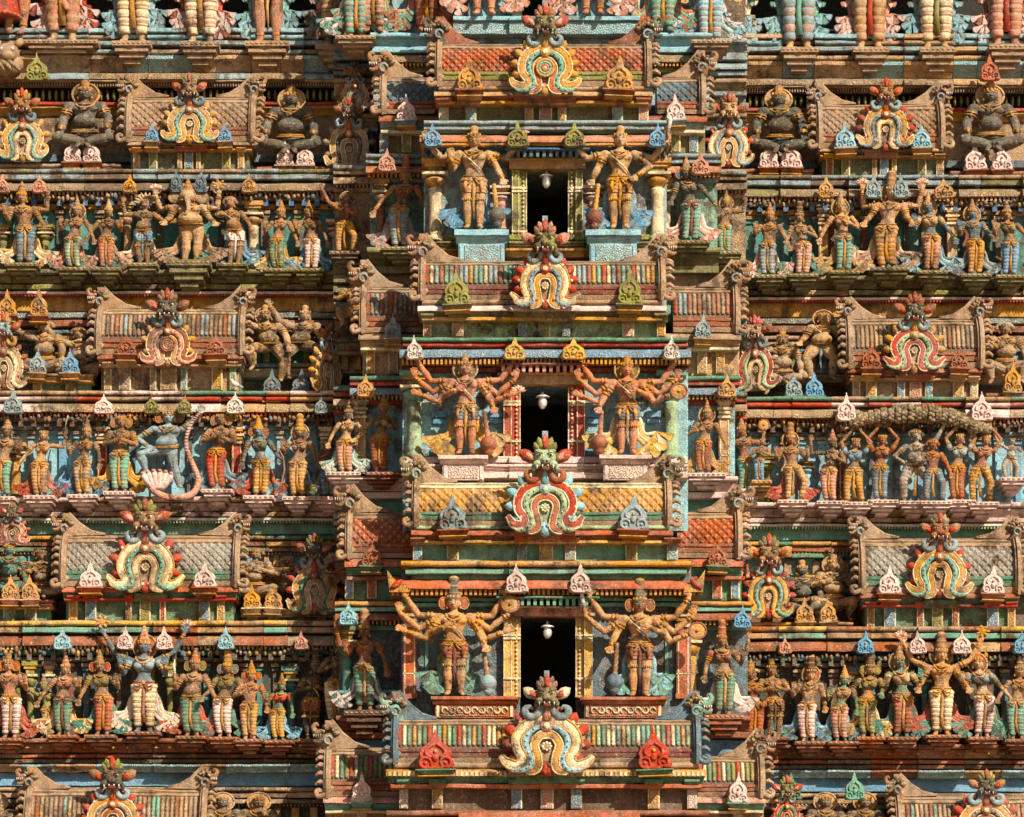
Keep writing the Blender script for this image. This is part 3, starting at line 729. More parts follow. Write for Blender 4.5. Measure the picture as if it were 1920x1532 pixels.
def roof(x0, x1, pt, pb, yf, R=.62, tile='scale', tc=('orange', 'cream'), ridge='stone', lip='green', desc='', crest=('stone', 'stone'), fin='stone', headc='brown', ends=(1, 1), n=None, dirt=.8, headpx=34, finw=70):
    headpx = min(headpx, 50) * (1.08 if headpx < 40 else .9)
    """barrel roof of a small shrine, axis along the front; pt ridge, pb eaves; yf its bulging front"""
    r = thing('barrel_roof', desc, 'roof', W((x0 + x1) / 2, pb, yf), 'barrel roofs of the small shrines', 1.)
    S = Site(r); a = W(x0, pt, yf) - S.o; c = W(x1, pb, yf) - S.o; X0, X1 = a.x, c.x; H = a.z
    def pr(t, off=0.):  # t 0..1 bottom to ridge; returns (y,z) of the curved front
        ang = -.35 + t * (PI / 2 + .35)
        y = R - R * math.cos(ang); z = H * (math.sin(ang) + math.sin(.35)) / (1 + math.sin(.35))
        return y - off * math.cos(ang), z + off * math.sin(ang)
    b = MB(); N = 12
    front = [pr(i / N) for i in range(N + 1)]; back = [(2 * R - y, z) for y, z in front[::-1][1:]]
    b.profx(front[::-1][::-1] + back, X0, X1, tc[0] if tile == 'scale' else 'darkstone', .003)
    tb = .26 if tile == 'stripe' else .20; tt = .60 if tile == 'stripe' else .64
    if tile == 'stripe':
        wdt = n or .085; k = int((X1 - X0) / wdt); cyc = tc
        for i in range(k):
            x = X0 + (i + .5) * (X1 - X0) / k; rad = (X1 - X0) / k * .40; pts = []; rr = []
            for j in range(19):
                t = tb + (tt - tb + .05) * j / 18; y, z = pr(t, .0); pts.append((x, y, z)); rr.append(rad * (.86 + .24 * abs(math.sin(j * PI / 3))))
            cc_ = cyc[(i + (random.random() < .15)) % len(cyc)]; b.tube(pts, rr, cc_ + ('!' if random.random() < dirt else ''), 6)
    else:
        wdt = n or .15; k = int((X1 - X0) / wdt); w_ = (X1 - X0) / k; rows = max(3, int(H * .60 / (w_ * .5))) ; dt = (tt - tb) / rows
        for j in range(-0, rows):
            for i in range(k + 1):
                x = X0 + (i + (.5 if j % 2 else 0)) * w_; t = tb + (j + .5) * dt
                if x > X1 - w_ * .3 or x < X0 + w_ * .3: continue
                q = []
                for dx, d_, of in ((-.47, 0, .004), (0, -.94, .004), (.47, 0, .004), (0, .94, .004)):
                    tt_ = min(max(t + d_ * dt, tb - .02), tt + .03); y, z = pr(tt_, .006); q.append((x + dx * w_, y, z))
                y, z = pr(t, .035); q2 = []
                for v in q: q2.append((x + (v[0] - x) * .6, 0, 0))
                inn = []
                for dx, d_ in ((-.26, 0), (0, -.5), (.26, 0), (0, .5)):
                    y2, z2 = pr(min(max(t + d_ * dt, tb), tt), .034); inn.append((x + dx * w_, y2, z2))
                b.add(q + inn, [(0, 1, 5, 4), (1, 2, 6, 5), (2, 3, 7, 6), (3, 0, 4, 7), (4, 5, 6, 7)], tc[(i + j) % 2 * 0])
                b.ell((x, y + .004, z), (w_ * .09, .012, w_ * .07), tc[1], 5, 4)
    b.build('tiles', r)
    # bands: ridge and eaves
    b = MB()
    for t0, t1, off, m in ((.64 if tile == 'scale' else .66, .72, .035, ridge), (.74, .80, .05, ridge), (.82, .99, .03, ridge + '#'), ):
        o_ = [pr(t0 + (t1 - t0) * i / 5, off) for i in range(6)]; i_ = [pr(t0 + (t1 - t0) * i / 5, -.02) for i in range(5, -1, -1)]
        b.profx(o_ + i_, X0 - .01, X1 + .01, m)
    b.profx([(R - .1, H - .01), (R - .11, H + .03), (R + .1, H + .03), (R + .1, H - .01)], X0, X1, ridge)
    b.build('ridge', r)
    b = MB()
    for t0, t1, off, m in ((.0, .07, .05, 'stone'), (.085, .15, .03, lip), (.16, .20, .045, lip)):
        o_ = [pr(t0 + (t1 - t0) * i / 3, off) for i in range(4)]; i_ = [pr(t0 + (t1 - t0) * i / 3, -.02) for i in range(3, -1, -1)]
        b.profx(o_ + i_, X0, X1, m)
    b.build('eave', r)
    # serrated gable rims at both ends
    for q, X, on in ((-1, X0, ends[0]), (1, X1, ends[1])):
        if not on: continue
        b = MB(); cm = crest[0]
        o_ = [pr(i / 8, .11) for i in range(9)]; i_ = [pr(i / 8, -.04) for i in range(8, -1, -1)]
        xa, xb = (X - .10, X + .03) if q < 0 else (X - .03, X + .10)
        b.profx(o_ + i_, xa, xb, cm)
        o_ = [pr(i / 8, .16) for i in range(9)]; i_ = [pr(i / 8, .02) for i in range(8, -1, -1)]
        xm = (xa + xb) / 2; b.profx(o_ + i_, xm - .025, xm + .025, cm)
        nl = max(5, int(H / .12))
        for i in range(nl):
            y, z = pr(.06 + .86 * i / nl, .05); L = .15
            b.tube([(X + q * .08, y, z), (X + q * .17, y - .01, z + .03), (X + q * .24, y, z - .015), (X + q * .25, y + .01, z - .05)], [.042, .045, .03, .01], cm, 7, .7)
            b.ell((X + q * .185, y - .035, z + .01), (.03, .02, .02), crest[1], 6, 5)
        b.tube(smooth([(X - q * .05, -.02, .16), (X + q * .06, -.08, .03), (X + q * .20, -.08, -.02), (X + q * .24, -.06, .08), (X + q * .17, -.06, .12)], 3), [.048] * 9 + [.04, .034, .028, .02], cm, 8)
        b.build('serrated_rim', r)
        # fin from ridge to head, then the dragon head
        b = MB(); hp = headpx * .01; fw = finw * .01
        zt = H + hp * 1.15
        cur = [(X + q * .06, H), (X - q * fw, H + .02), (X - q * fw * .62, H + hp * .22), (X - q * fw * .3, H + hp * .62), (X - q * .02, zt), (X + q * .10, zt)]
        if q < 0: cur = cur[::-1]; cur = cur[::-1]
        pts = cur if q > 0 else cur[::-1]
        pts = pts if q < 0 else pts[::-1]
        b.prism(pts[::-1], R - .22, R - .08, fin)
        e = [(x, z + .015) for x, z in cur[1:5]]
        b.tube([(x, R - .15, z) for x, z in e], .03, fin, 6)
        b.build('fin', r)
        b = MB(); Y = R - .26; k = hp / .44; hx = X + q * .10; hz_ = H + hp * .45; hm = headc + '!'
        b.tube(smooth([(X - q * .03, Y + .08, H - .06), (hx - q * .05 * k, Y + .02, H + .10 * k), (hx, Y - .02, hz_ + .06 * k)], 3), [.12 * k, .12 * k, .12 * k, .13 * k, .13 * k, .12 * k, .09 * k], hm, 9)
        b.tube(smooth([(hx + q * .04 * k, Y - .05, hz_ + .07 * k), (hx + q * .15 * k, Y - .07, hz_ + .09 * k), (hx + q * .20 * k, Y - .07, hz_ + .19 * k), (hx + q * .14 * k, Y - .07, hz_ + .24 * k), (hx + q * .11 * k, Y - .07, hz_ + .19 * k)], 3), [.075 * k, .075 * k, .07 * k, .065 * k, .055 * k, .05 * k, .045 * k, .04 * k, .035 * k, .03 * k, .025 * k, .02 * k, .015 * k], hm, 8)
        b.tube(smooth([(hx + q * .03 * k, Y - .05, hz_ - .03 * k), (hx + q * .13 * k, Y - .07, hz_ - .08 * k), (hx + q * .20 * k, Y - .07, hz_ - .05 * k)], 3), [.06 * k, .055 * k, .045 * k, .04 * k, .035 * k, .03 * k, .02 * k], hm, 8)
        b.ell((hx + q * .10 * k, Y - .06, hz_ + .01 * k), (.08 * k, .05, .05 * k), 'maroon', 8, 5)
        for i in range(14):
            a = random.uniform(.2, 3.6); rr = random.uniform(.07, .15) * k
            b.ell((hx - q * .05 * k + math.cos(a) * rr, Y - random.uniform(0, .08), hz_ + .06 * k + math.sin(a) * rr), random.uniform(.025, .045) * k, ('moss!', 'rust!', hm, 'stone!', hm)[i % 5], 6, 4)
        for i in range(4):
            b.leaf((hx - q * .03 - q * .03 * i * k, Y, hz_ + (.12 - .02 * i) * k), PI / 2 + q * (.15 + i * .4), .17 * k, .09 * k, .05, ('brown!', 'rust!', 'moss!', 'stone!')[i])
        b.tube(arc(hx - q * .07 * k, hz_ - .05 * k, .07 * k, 0, 5, 8, Y - .12), [.022 * k] * 9, 'bluegrey', 6)
        hd = b.build('dragon_head', r)
        b = MB(); b.ell((hx + q * .02 * k, Y - .13 * k, hz_ + .10 * k), (.03 * k, .022, .026 * k), 'cream!', 8, 5); b.ell((hx + q * .02 * k, Y - .13 * k - .018, hz_ + .10 * k), .012 * k, 'black', 6, 4)
        b.build('eye', hd)
        b = MB()
        for i in range(4): x = hx + q * (.07 + .04 * i) * k; b.tube([(x, Y - .11, hz_ + .05 * k), (x, Y - .12, hz_ - .005 * k)], [.016 * k, .004], 'white', 5)
        b.build('fang', hd)
    return r

def lamp(px, py, y, top):
    r = thing('hanging_lamp', '', 'lamp', W(px, py, y), 'metal lamps hanging in the three doorways', sc(y))
    b = MB(); b.lathe(0, 0, [(.0, -.17), (.035, -.165), (.075, -.10), (.085, -.04), (.06, .04), (.05, .06)], METAL, 16); b.build('glass_bowl', r)
    b = MB(); b.lathe(0, 0, [(.05, .055), (.125, .045), (.13, .06), (.07, .09), (.03, .11), (.02, .15), (.0, .16)], METAL, 16); b.build('shade', r)
    b = MB(); b.tube([(0, 0, .15), (0, 0, (py - top) * .01)], .008, 'black+', 6); b.build('cord', r)
    return r
# ---------------------------------------------------------------- labels by look and place in the row
ORD = 'first second third fourth fifth sixth seventh eighth ninth tenth eleventh twelfth thirteenth fourteenth fifteenth'.split()
CW = dict(brown='brown', darkbrown='dark brown', ochre='ochre', yellow='yellow', orange='orange', red='red', rust='rust red', pink='pink', palepink='pale pink', blue='blue',
          lightblue='light blue', deepblue='deep blue', teal='teal', sea='sea green', green='green', palegreen='pale green', olive='olive', grey='grey', bluegrey='blue-grey', darkgrey='dark grey',
          cream='cream', stone='weathered brown', paleston='pale stone', darkstone='dark stone', dark='blackened', white='white', flesh='tan', salmon='salmon pink', gold='golden', black='black', slate='dark slate',
          slateblue='slate blue', tan='tan', moss='moss green', maroon='maroon')
REG = {}
def reg(o, look, row):
    REG.setdefault((o['category'], row), []).append((o.location.x, o, look)); return o
def short(t):
    for a, b in ((' of the ', ' '), (' in the ', ' in '), (' on the ', ' on '), (' the ', ' '), (' a ', ' '), ('statue row', 'row'), ('picture ', ''), (' with pilasters', ''), (' of miniature shrine', ''), (' with small pilasters', ''),
                 ('third row statues', 'third row'), ('second row statues', 'second row'), ('lowest statues', 'lowest row'), ('topmost statues', 'top row'), ('horseshoe gable', 'gable'), ('against barrel roofs', 'against roofs')): t = t.replace(a, b)
    return t.strip()
def write_labels():
    for (cat, row), L in REG.items():
        L.sort(key=lambda t: t[0])
        for i, (x, o, look) in enumerate(L):
            w = '' if len(L) == 1 else ', rightmost' if i == len(L) - 1 else ', leftmost' if i == 0 else ', %s from left' % ORD[i]
            o['label'] = short('%s%s %s' % (look, w, row))
            for dr in ('ringed ', 'cut off ', ' its', 'small ', 'large ', 'statue ', 'with '):
                if len(o['label'].replace('-', ' ').split()) > 16: o['label'] = o['label'].replace(dr, '')
            n = len(o['label'].replace('-', ' ').split())

def base(k): return .75 * k
FL, CE = -1.2, -2.2            # how far the flanking bays and the central bay stand forward

# ---------------------------------------------------------------- wings
def wing_storey(side, k):
    L = side == 'left'; x0, x1 = (-70, 655) if L else (1388, 2000); dy = 0 if L else 11
    y = base(k); r = thing('storey_wall', '%s storey wall behind the %s row of statues in the %s wing' % ({0: 'Teal', 1: 'Pale blue', 2: 'Sea green', 3: 'Dark open'}[k], {0: 'lowest', 1: 'third', 2: 'second', 3: 'topmost'}[k], side), 'wall', W((x0 + x1) / 2, 766, y + .5), 'storey walls of the tower')
    S = Site(r); d = dy
    rs = random.Random(k * 7 + len(side)); segs = []; xx = x0
    while xx < x1:
        wd = rs.uniform(34, 95); segs.append((xx, min(xx + wd, x1), rs.choice((0, .05, .10, .14)), rs.random())); xx += wd
    alt = {0: ('stone!', 'rust!', 'tan!'), 1: ('stone!', 'palepink!', 'tan!'), 2: ('stone!', 'moss!', 'darkstone!'), 3: ('stone!', 'bluegrey!', 'tan!')}[k]
    def m(nm, a, b, pr, col, prof='flat', broken=True):
        if nm == 'plinth': pr -= .14
        for u, v, of, rn in segs:
            c = col if rs.random() < .5 else (alt[rs.randrange(3)] if rn < .8 else col.rstrip('#!') + '!')
            S.mold(nm, u + .4, v - .4, a + d, b + d, y - pr - of * (.5 if nm == 'plinth' else 1), c, prof, pr + .3)
        S.one(nm)
    def backing(t, cs):   # mouldings, a row of little pilasters and carved panels on the wall behind the shrines
        for q, (a, b, pr, pf) in enumerate(((0, 8, .22, 'roll'), (10, 20, .16, 'flat'), (22, 30, .20, 'kapota'), (62, 70, .18, 'roll'), (73, 86, .14, 'cove'))):
            for u, v, of, rn in segs: S.mold('backing', u + .4, v - .4, t + a + d, t + b + d, y - pr - of * .5, cs[(q + int(rn * 5)) % 3], pf, .4)
        S.one('backing')
        S.dent('backing_bead', x0, x1, t + 31, t + 37, y - .16, 7, 'tan', .6, .05, True); S.one('backing_bead')
        X = x0 + 6
        while X < x1 - 16:
            w_ = rs.uniform(9, 14); S.box('backing_pilaster', X, X + w_, t + 38 + d, t + 62 + d, y - .14, y, rs.choice(('ochre!', 'blue!', 'red!', 'olive!', 'tan!', 'stone!', 'sea!')))
            X += w_ + rs.uniform(8, 22)
        S.one('backing_pilaster')
    if k < 3:   # painted pilasters and little niches on the wall behind the statues
        wa, wb = {0: (1244, 1386), 1: (808, 932), 2: (394, 506)}[k]
        X = x0 + 10
        while X < x1 - 20:
            w_ = rs.uniform(8, 15); c = rs.choice(('slate', 'slate', 'teal', 'darkstone', 'olive!', 'slateblue', 'darkstone', 'maroon') if k != 1 else ('lightblue', 'slateblue', 'bluegrey', 'blue', 'tan!'))
            S.box('wall_pilaster', X, X + w_, wa + d, wb + d, y - .07, y, c); S.box('wall_pilaster', X - 2, X + w_ + 2, wa + d + 8, wa + d + 14, y - .11, y, c); S.box('wall_pilaster', X - 3, X + w_ + 3, wa + d, wa + d + 6, y - .15, y, 'stone!')
            S.box('wall_pilaster', X - 2, X + w_ + 2, wb + d - 34, wb + d - 28, y - .10, y, c)
            X += w_ + rs.uniform(14, 34)
        S.one('wall_pilaster')
        fy = {0: 1214, 1: 777, 2: 362}[k] + d   # carved fringe under the cornice
        for i in range(int((x1 - x0) / 9)):
            p = W(x0 + i * 9 + rs.uniform(-2, 2), fy + rs.uniform(3, 12), y - .30) - S.o; S.b('fringe').ell(p, (rs.uniform(.02, .05), .06, rs.uniform(.03, .07)), rs.choice(('stone!', 'brown!', 'darkstone!', 'ochre!', 'slateblue!')), 6, 4)
        S.one('fringe')
    if k == 0:
        S.box('wall', x0, x1, 1165 + d, 1560 + d, y, y + 1.2, 'slate')
        m('ledge', 1163, 1173, .30, 'yellow', 'roll'); m('ledge', 1176, 1186, .26, 'sea'); m('cornice', 1190, 1210, .30, 'rust', 'kapota')
        S.dent('dentils', x0, x1, 1210, 1218, y - .25, 8, 'cream'); S.mold('frieze', x0, x1, 1219 + d, 1228 + d, y - .18, 'teal'); S.mold('frieze', x0, x1, 1232 + d, 1240 + d, y - .12, 'stone')
        m('plinth', 1384, 1393, .50, 'rust', 'roll'); m('plinth', 1395, 1410, .40, 'rust', 'cove'); m('plinth', 1414, 1421, .26, 'orange'); m('plinth', 1424, 1431, .30, 'darkstone', 'flat', False)
        m('band', 1433, 1447, .34, 'lightblue#', 'cove'); S.mold('band', x0, x1, 1449 + d, 1474 + d, y - .12, 'blue'); backing(1476, ('stone!', 'tan!', 'darkstone!')); S.flowers('flowers', x0, x1, 1402 + d, y - .40, 26, 'ochre', .022)
        S.dent('bracket', x0, x1, 1222 + d, 1238 + d, y - .30, 22, 'darkgrey', .4, .15)
    if k == 1:
        S.box('wall', x0, x1, 735 + d, 1100 + d, y, y + 1.2, 'lightblue')
        m('ledge', 732, 740, .30, 'green', 'roll'); m('ledge', 743, 751, .26, 'red', 'roll'); m('cornice', 754, 772, .30, 'paleston#', 'kapota')
        S.dent('dentils', x0, x1, 773 + d, 781 + d, y - .25, 8, 'orange'); S.mold('frieze', x0, x1, 782 + d, 790 + d, y - .18, 'stone'); S.mold('frieze', x0, x1, 798 + d, 806 + d, y - .10, 'bluegrey')
        S.dent('bracket', x0, x1, 784 + d, 800 + d, y - .28, 24, 'darkbrown', .4, .15)
        m('plinth', 930, 940, .50, 'palepink', 'roll'); m('plinth', 943, 957, .40, 'palepink!', 'cove'); m('plinth', 960, 968, .34, 'palepink!')
        S.mold('plinth', x0, x1, 971 + d, 976 + d, y - .30, 'white'); S.dent('dentils', x0, x1, 976 + d, 981 + d, y - .29, 6, 'palegreen'); S.mold('band', x0, x1, 981 + d, 1002 + d, y - .12, 'sea'); backing(1004, ('ochre!', 'rust!', 'green!'))
    if k == 2:
        S.box('wall', x0, x1, 318 + d, 700 + d, y, y + 1.2, 'teal')
        m('ledge', 316, 324, .30, 'bluegrey!', 'roll'); m('ledge', 327, 336, .26, 'bluegrey!'); m('cornice', 340, 357, .30, 'stone#', 'kapota')
        S.dent('dentils', x0, x1, 358 + d, 366 + d, y - .25, 8, 'tan'); S.mold('frieze', x0, x1, 367 + d, 376 + d, y - .18, 'stone'); S.mold('frieze', x0, x1, 382 + d, 392 + d, y - .1, 'ochre')
        S.dent('bracket', x0, x1, 370 + d, 386 + d, y - .28, 24, 'deepblue', .4, .15)
        m('plinth', 504, 514, .50, 'moss', 'roll'); m('plinth', 517, 529, .40, 'moss!', 'cove'); m('plinth', 533, 542, .34, 'olive!')
        S.mold('plinth', x0, x1, 546 + d, 551 + d, y - .30, 'palepink'); S.dent('dentils', x0, x1, 551 + d, 556 + d, y - .29, 6, 'red'); S.mold('band', x0, x1, 556 + d, 584 + d, y - .12, 'ochre'); backing(618, ('tan!', 'slateblue!', 'stone!'))
        S.mold('band', x0, x1, 586 + d, 596 + d, y - .2, 'bluegrey#'); S.mold('band', x0, x1, 600 + d, 612 + d, y - .24, 'rust')
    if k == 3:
        # the big open storey: hall behind the large figures, its shade painted in near-black
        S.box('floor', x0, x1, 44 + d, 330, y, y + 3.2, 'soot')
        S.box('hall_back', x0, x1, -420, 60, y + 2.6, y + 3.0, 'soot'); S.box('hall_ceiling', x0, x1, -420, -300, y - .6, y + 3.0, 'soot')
        S.box('wall', x0, x1, 200 + d, 330 + d, y - .02, y + .5, 'stone!')
        m('ledge', 52, 60, .30, 'lightblue!'); m('ledge', 64, 72, .26, 'lightblue!', 'roll'); m('ledge', 76, 84, .30, 'bluegrey!')
        m('plinth', 92, 101, .50, 'stone#', 'roll'); m('plinth', 104, 130, .56, 'lightblue#', 'cove', False)
        m('cornice', 134, 148, .42, 'stone#', 'kapota', False); S.mold('cornice', x0, x1, 149 + d, 153 + d, y - .40, 'paleston'); S.dent('dentils', x0, x1, 154 + d, 162 + d, y - .36, 5, 'stone')
        S.dent('baluster', x0, x1, 168 + d, 190 + d, y - .16, 12, 'olive', .55, .08, True)
        S.mold('band', x0, x1, 191 + d, 197 + d, y - .22, 'red'); S.mold('band', x0, x1, 198 + d, 214 + d, y - .18, 'ochre', 'cove'); S.mold('band', x0, x1, 290 + d, 304 + d, y - .25, 'slateblue!')
    S.done()
    return r
for sd in ('left', 'right'):
    for k in range(4): wing_storey(sd, k)

HARA = {1: (1000, 1100, 1128, 1163), 2: (573, 665, 690, 732), 3: (170, 265, 283, 315), 0: (1475, 1572, 1600, 1632)}
NAMEH = {1: 'above the lowest statue row', 2: 'above the third statue row', 3: 'above the second statue row', 0: 'at the bottom edge'}
def shrine(side, k, x0, x1, top, eav, tile, tc, ridge, pil, finc, corn=('rust', 'darkstone', 'ochre'), ends=(1, 1), panel='panel', n=None, headpx=34, off=0., crest=('stone', 'brown'), fin='stone', headc='brown', cap=None, word=''):
    y = base(k - 1) - .12 + off
    r = roof(x0, x1, top, eav, y - .12, .55, tile, tc, ridge, False or ('green' if k == 1 else 'rust'), '', crest, fin, headc, ends, n, headpx)
    reg(r, '%s barrel roof of a miniature shrine' % word, 'of the %s %s' % (side, NAMEH[k]))
    _, _, c1, c2 = HARA[k]; dc = c1 - HARA[k][1]; dp = c2 - HARA[k][0 if 0 else 2]; cb = eav + dc; pb = cb + dp + 2
    t = thing('shrine_base', '', 'shrine base', W((x0 + x1) / 2, pb, y), 'pilastered bases under the barrel roofs'); reg(t, 'pilastered base of the %s-roofed shrine' % word.split()[0].lower(), 'of the %s %s' % (side, NAMEH[k]))
    S = Site(t); X0, X1 = x0 + 2, x1 - 2
    S.mold('cornice', X0 - 8, X1 + 8, eav + 1, eav + dc * .42, y - .20, corn[0], 'kapota', .9); S.mold('cornice', X0 - 6, X1 + 6, eav + dc * .45, eav + dc * .8, y - .14, corn[1], 'step', .9); S.mold('cornice', X0 - 4, X1 + 4, eav + dc * .84, cb, y - .16, corn[2], 'flat', .9)
    S.box('wall', X0, X1, cb - 1, pb + 2, y + .04, y + 1.2, panel + '!')
    S.one('cornice')
    for q in range(2):
        for u in ((x0 + x1) / 2 - (x1 - x0) * .0,): S.mold('cornice', u - 34, u + 34, eav + 1, eav + dc * .42, y - .26, corn[0], 'kapota', .3) if q else S.mold('cornice', u - 30, u + 30, eav + dc * .5, cb, y - .24, corn[1], 'cove', .3)
    S.one('cornice')
    for px, w, col in pil:
        pilaster(S, px, w, cb, pb, y - .05, col)
        S.mold('capital', px - w * .75, px + w * .75, cb - dc * .35, cb + .5, y - .20, corn[2], 'cove', .2); S.one('capital')
    S.done()
    for px, w, h, col in finc: reg(finial(px, eav + 4, w, h, y - .30, col, cap=corn[0]), '%s leaf finial' % CW[col].capitalize(), 'against the barrel roofs of the %s %s' % (side, NAMEH[k]))
    return r
A_ = 'above'
S_ = shrine
# left wing roofs
S_('left wing', 1, 122, 440, 1000, 1098, 'scale', ('grey!', 'stone'), 'stone', [(137, 16, 'ochre'), (170, 20, 'blue'), (241, 11, 'red'), (272, 20, 'olive'), (305, 11, 'red'), (383, 20, 'blue'), (414, 14, 'ochre')], [(170, 46, 46, 'palepink'), (384, 46, 46, 'palepink')], ('orange', 'green', 'red'), word='Grey diamond-tiled', panel='green')
S_('left wing', 2, 188, 450, 573, 662, 'stripe', ('stone', 'darkstone', 'stone', 'rust', 'stone', 'bluegrey'), 'paleston', [(202, 14, 'tan'), (234, 22, 'stone'), (287, 12, 'stone'), (316, 30, 'flesh'), (345, 12, 'blue'), (407, 20, 'ochre'), (437, 12, 'sea')], [(237, 40, 38, 'rust'), (405, 40, 38, 'rust')], ('rust', 'rust', 'tan'), word='Weathered ribbed', panel='stone')
S_('left wing', 3, 244, 470, 174, 264, 'scale', ('stone', 'orange'), 'stone', [(256, 12, 'ochre'), (287, 16, 'olive'), (337, 8, 'ochre'), (354, 16, 'blue'), (372, 8, 'ochre'), (424, 16, 'olive'), (452, 12, 'ochre')], [(285, 28, 36, 'blue'), (422, 28, 36, 'blue')], ('stone', 'rust', 'ochre'), word='Brown diamond-tiled', panel='panel')
S_('left wing', 0, 55, 378, 1478, 1575, 'stripe', ('stone', 'rust', 'sea', 'tan', 'stone'), 'stone', [(100, 16, 'ochre')], [], ('rust', 'green', 'ochre'), word='Brown ribbed', headpx=38)
# right wing roofs
S_('right wing', 1, 1620, 1906, 1006, 1110, 'scale', ('grey!', 'stone'), 'stone', [(1633, 14, 'ochre'), (1669, 22, 'blue'), (1726, 13, 'red'), (1758, 20, 'olive'), (1792, 13, 'red'), (1862, 22, 'blue'), (1897, 14, 'ochre')], [(1667, 46, 52, 'palepink'), (1861, 44, 52, 'palepink')], ('rust', 'green', 'red'), word='Grey diamond-tiled', panel='green')
S_('right wing', 2, 1596, 1836, 592, 688, 'stripe', ('stone', 'darkstone', 'stone', 'rust', 'stone', 'tan'), 'stone', [(1606, 14, 'tan'), (1634, 20, 'ochre'), (1690, 14, 'blue'), (1717, 22, 'pink'), (1742, 14, 'blue'), (1797, 20, 'ochre'), (1827, 14, 'cream')], [(1633, 38, 46, 'rust'), (1798, 34, 40, 'rust')], ('rust', 'rust', 'tan'), word='Weathered ribbed', panel='stone')
S_('right wing', 3, 1540, 1762, 188, 276, 'scale', ('stone', 'orange'), 'stone', [(1556, 14, 'orange'), (1586, 16, 'olive'), (1640, 9, 'ochre'), (1658, 16, 'blue'), (1677, 9, 'ochre'), (1729, 16, 'olive'), (1763, 14, 'ochre')], [(1585, 40, 50, 'lightblue'), (1728, 36, 46, 'lightblue')], ('stone', 'rust', 'ochre'), word='Brown diamond-tiled')
S_('right wing', 0, 1690, 2010, 1492, 1590, 'stripe', ('stone', 'rust', 'sea', 'tan', 'stone'), 'stone', [(1760, 16, 'ochre')], [], ('rust', 'green', 'ochre'), word='Brown ribbed', headpx=38)

# lower ledges between the shrines: blocks with pilasters and paired finials
def step(side, k, x0, x1, pt, pb, cols, off=.12, pan='panel', pc=('tan', 'stone'), fins=(), fh=44, fw=36, pils=()):
    y = base(k - 1) + off
    t = thing('ledge_block', '', 'ledge block', W((x0 + x1) / 2, pb, y), 'stepped ledge blocks between shrines'); reg(t, '%s stepped ledge block with small pilasters' % CW[pc[0]], 'of the %s %s' % (side, NAMEH[k]))
    S = Site(t); h = pb - pt
    S.mold('cornice', x0, x1, pt, pt + h * .16, y - .14, pc[0], 'roll', .6); S.mold('cornice', x0 + 2, x1 - 2, pt + h * .19, pt + h * .34, y - .10, pc[1], 'cove', .6); S.mold('cornice', x0 + 1, x1 - 1, pt + h * .36, pt + h * .44, y - .13, 'ochre', 'flat', .6)
    S.box('wall', x0 + 4, x1 - 4, pt + h * .43, pb + 3, y + .03, y + 1.0, pan); S.one('cornice')
    for px, w, c in pils: pilaster(S, px, w, pt + h * .44, pb + 2, y - .06, c)
    S.done()
    for px, c in fins:
        reg(finial(px, pt + 1, fw, fh, y - .22, c, cap=pc[1]), '%s leaf finial' % CW[c], 'on the low ledges of the %s %s' % (side, NAMEH[k]))
ST = step
ST('left wing', 1, -60, 100, 1124, 1165, None, pils=[(17, 22, 'sea'), (57, 22, 'green')], fins=[(20, 'ochre'), (57, 'ochre')], pc=('rust', 'pink'), fh=46, pan='green')
ST('left wing', 1, 450, 650, 1140, 1178, None, pils=[(474, 20, 'sea'), (513, 20, 'sea'), (566, 14, 'ochre'), (600, 20, 'pink')], fins=[(473, 'ochre'), (512, 'ochre')], pc=('ochre', 'cream'), fh=44, pan='green')
ST('left wing', 2, -60, 176, 700, 738, None, pils=[(70, 16, 'tan'), (132, 18, 'tan'), (15, 12, 'pink')], fins=[(70, 'bluegrey'), (132, 'blue')], pc=('stone', 'tan'), fh=46)
ST('left wing', 2, 462, 640, 742, 784, None, pils=[(511, 22, 'rust'), (563, 20, 'red')], fins=[(510, 'slateblue'), (564, 'slateblue')], pc=('stone', 'deepblue'), fh=50)
ST('left wing', 3, -60, 226, 306, 350, None, pils=[(18, 14, 'blue'), (44, 16, 'orange'), (70, 14, 'blue'), (136, 16, 'orange'), (175, 16, 'orange')], fins=[(136, 'palepink'), (172, 'palepink')], pc=('stone', 'rust'), fh=48)
ST('left wing', 3, 482, 660, 312, 356, None, pils=[(534, 20, 'ochre'), (573, 20, 'ochre')], fins=[(534, 'palepink'), (572, 'palepink')], pc=('rust', 'stone'), fh=46)
ST('right wing', 1, 1392, 1600, 1166, 1206, None, pils=[(1434, 18, 'pink'), (1464, 16, 'ochre'), (1511, 24, 'sea'), (1553, 24, 'sea')], fins=[(1509, 'ochre'), (1553, 'ochre')], pc=('ochre', 'stone'), fh=46, pan='green')
ST('right wing', 2, 1392, 1580, 744, 786, None, pils=[(1425, 20, 'cream'), (1487, 22, 'red'), (1527, 20, 'red')], fins=[(1488, 'bluegrey'), (1527, 'blue')], pc=('stone', 'slateblue'), fh=46)
ST('right wing', 2, 1850, 1990, 736, 790, None, pils=[(1905, 20, 'tan')], fins=[(1898, 'ochre')], pc=('rust', 'stone'), fh=60)
ST('right wing', 3, 1392, 1526, 316, 365, None, pils=[(1400, 14, 'blue'), (1442, 18, 'ochre'), (1484, 16, 'ochre')], fins=[(1441, 'palepink'), (1483, 'palepink')], pc=('rust', 'rust'), fh=52, fw=40)
ST('right wing', 3, 1782, 1990, 320, 368, None, pils=[(1828, 18, 'orange'), (1878, 18, 'ochre')], fins=[(1829, 'palepink'), (1878, 'palepink')], pc=('rust', 'rust'), fh=52, fw=42)

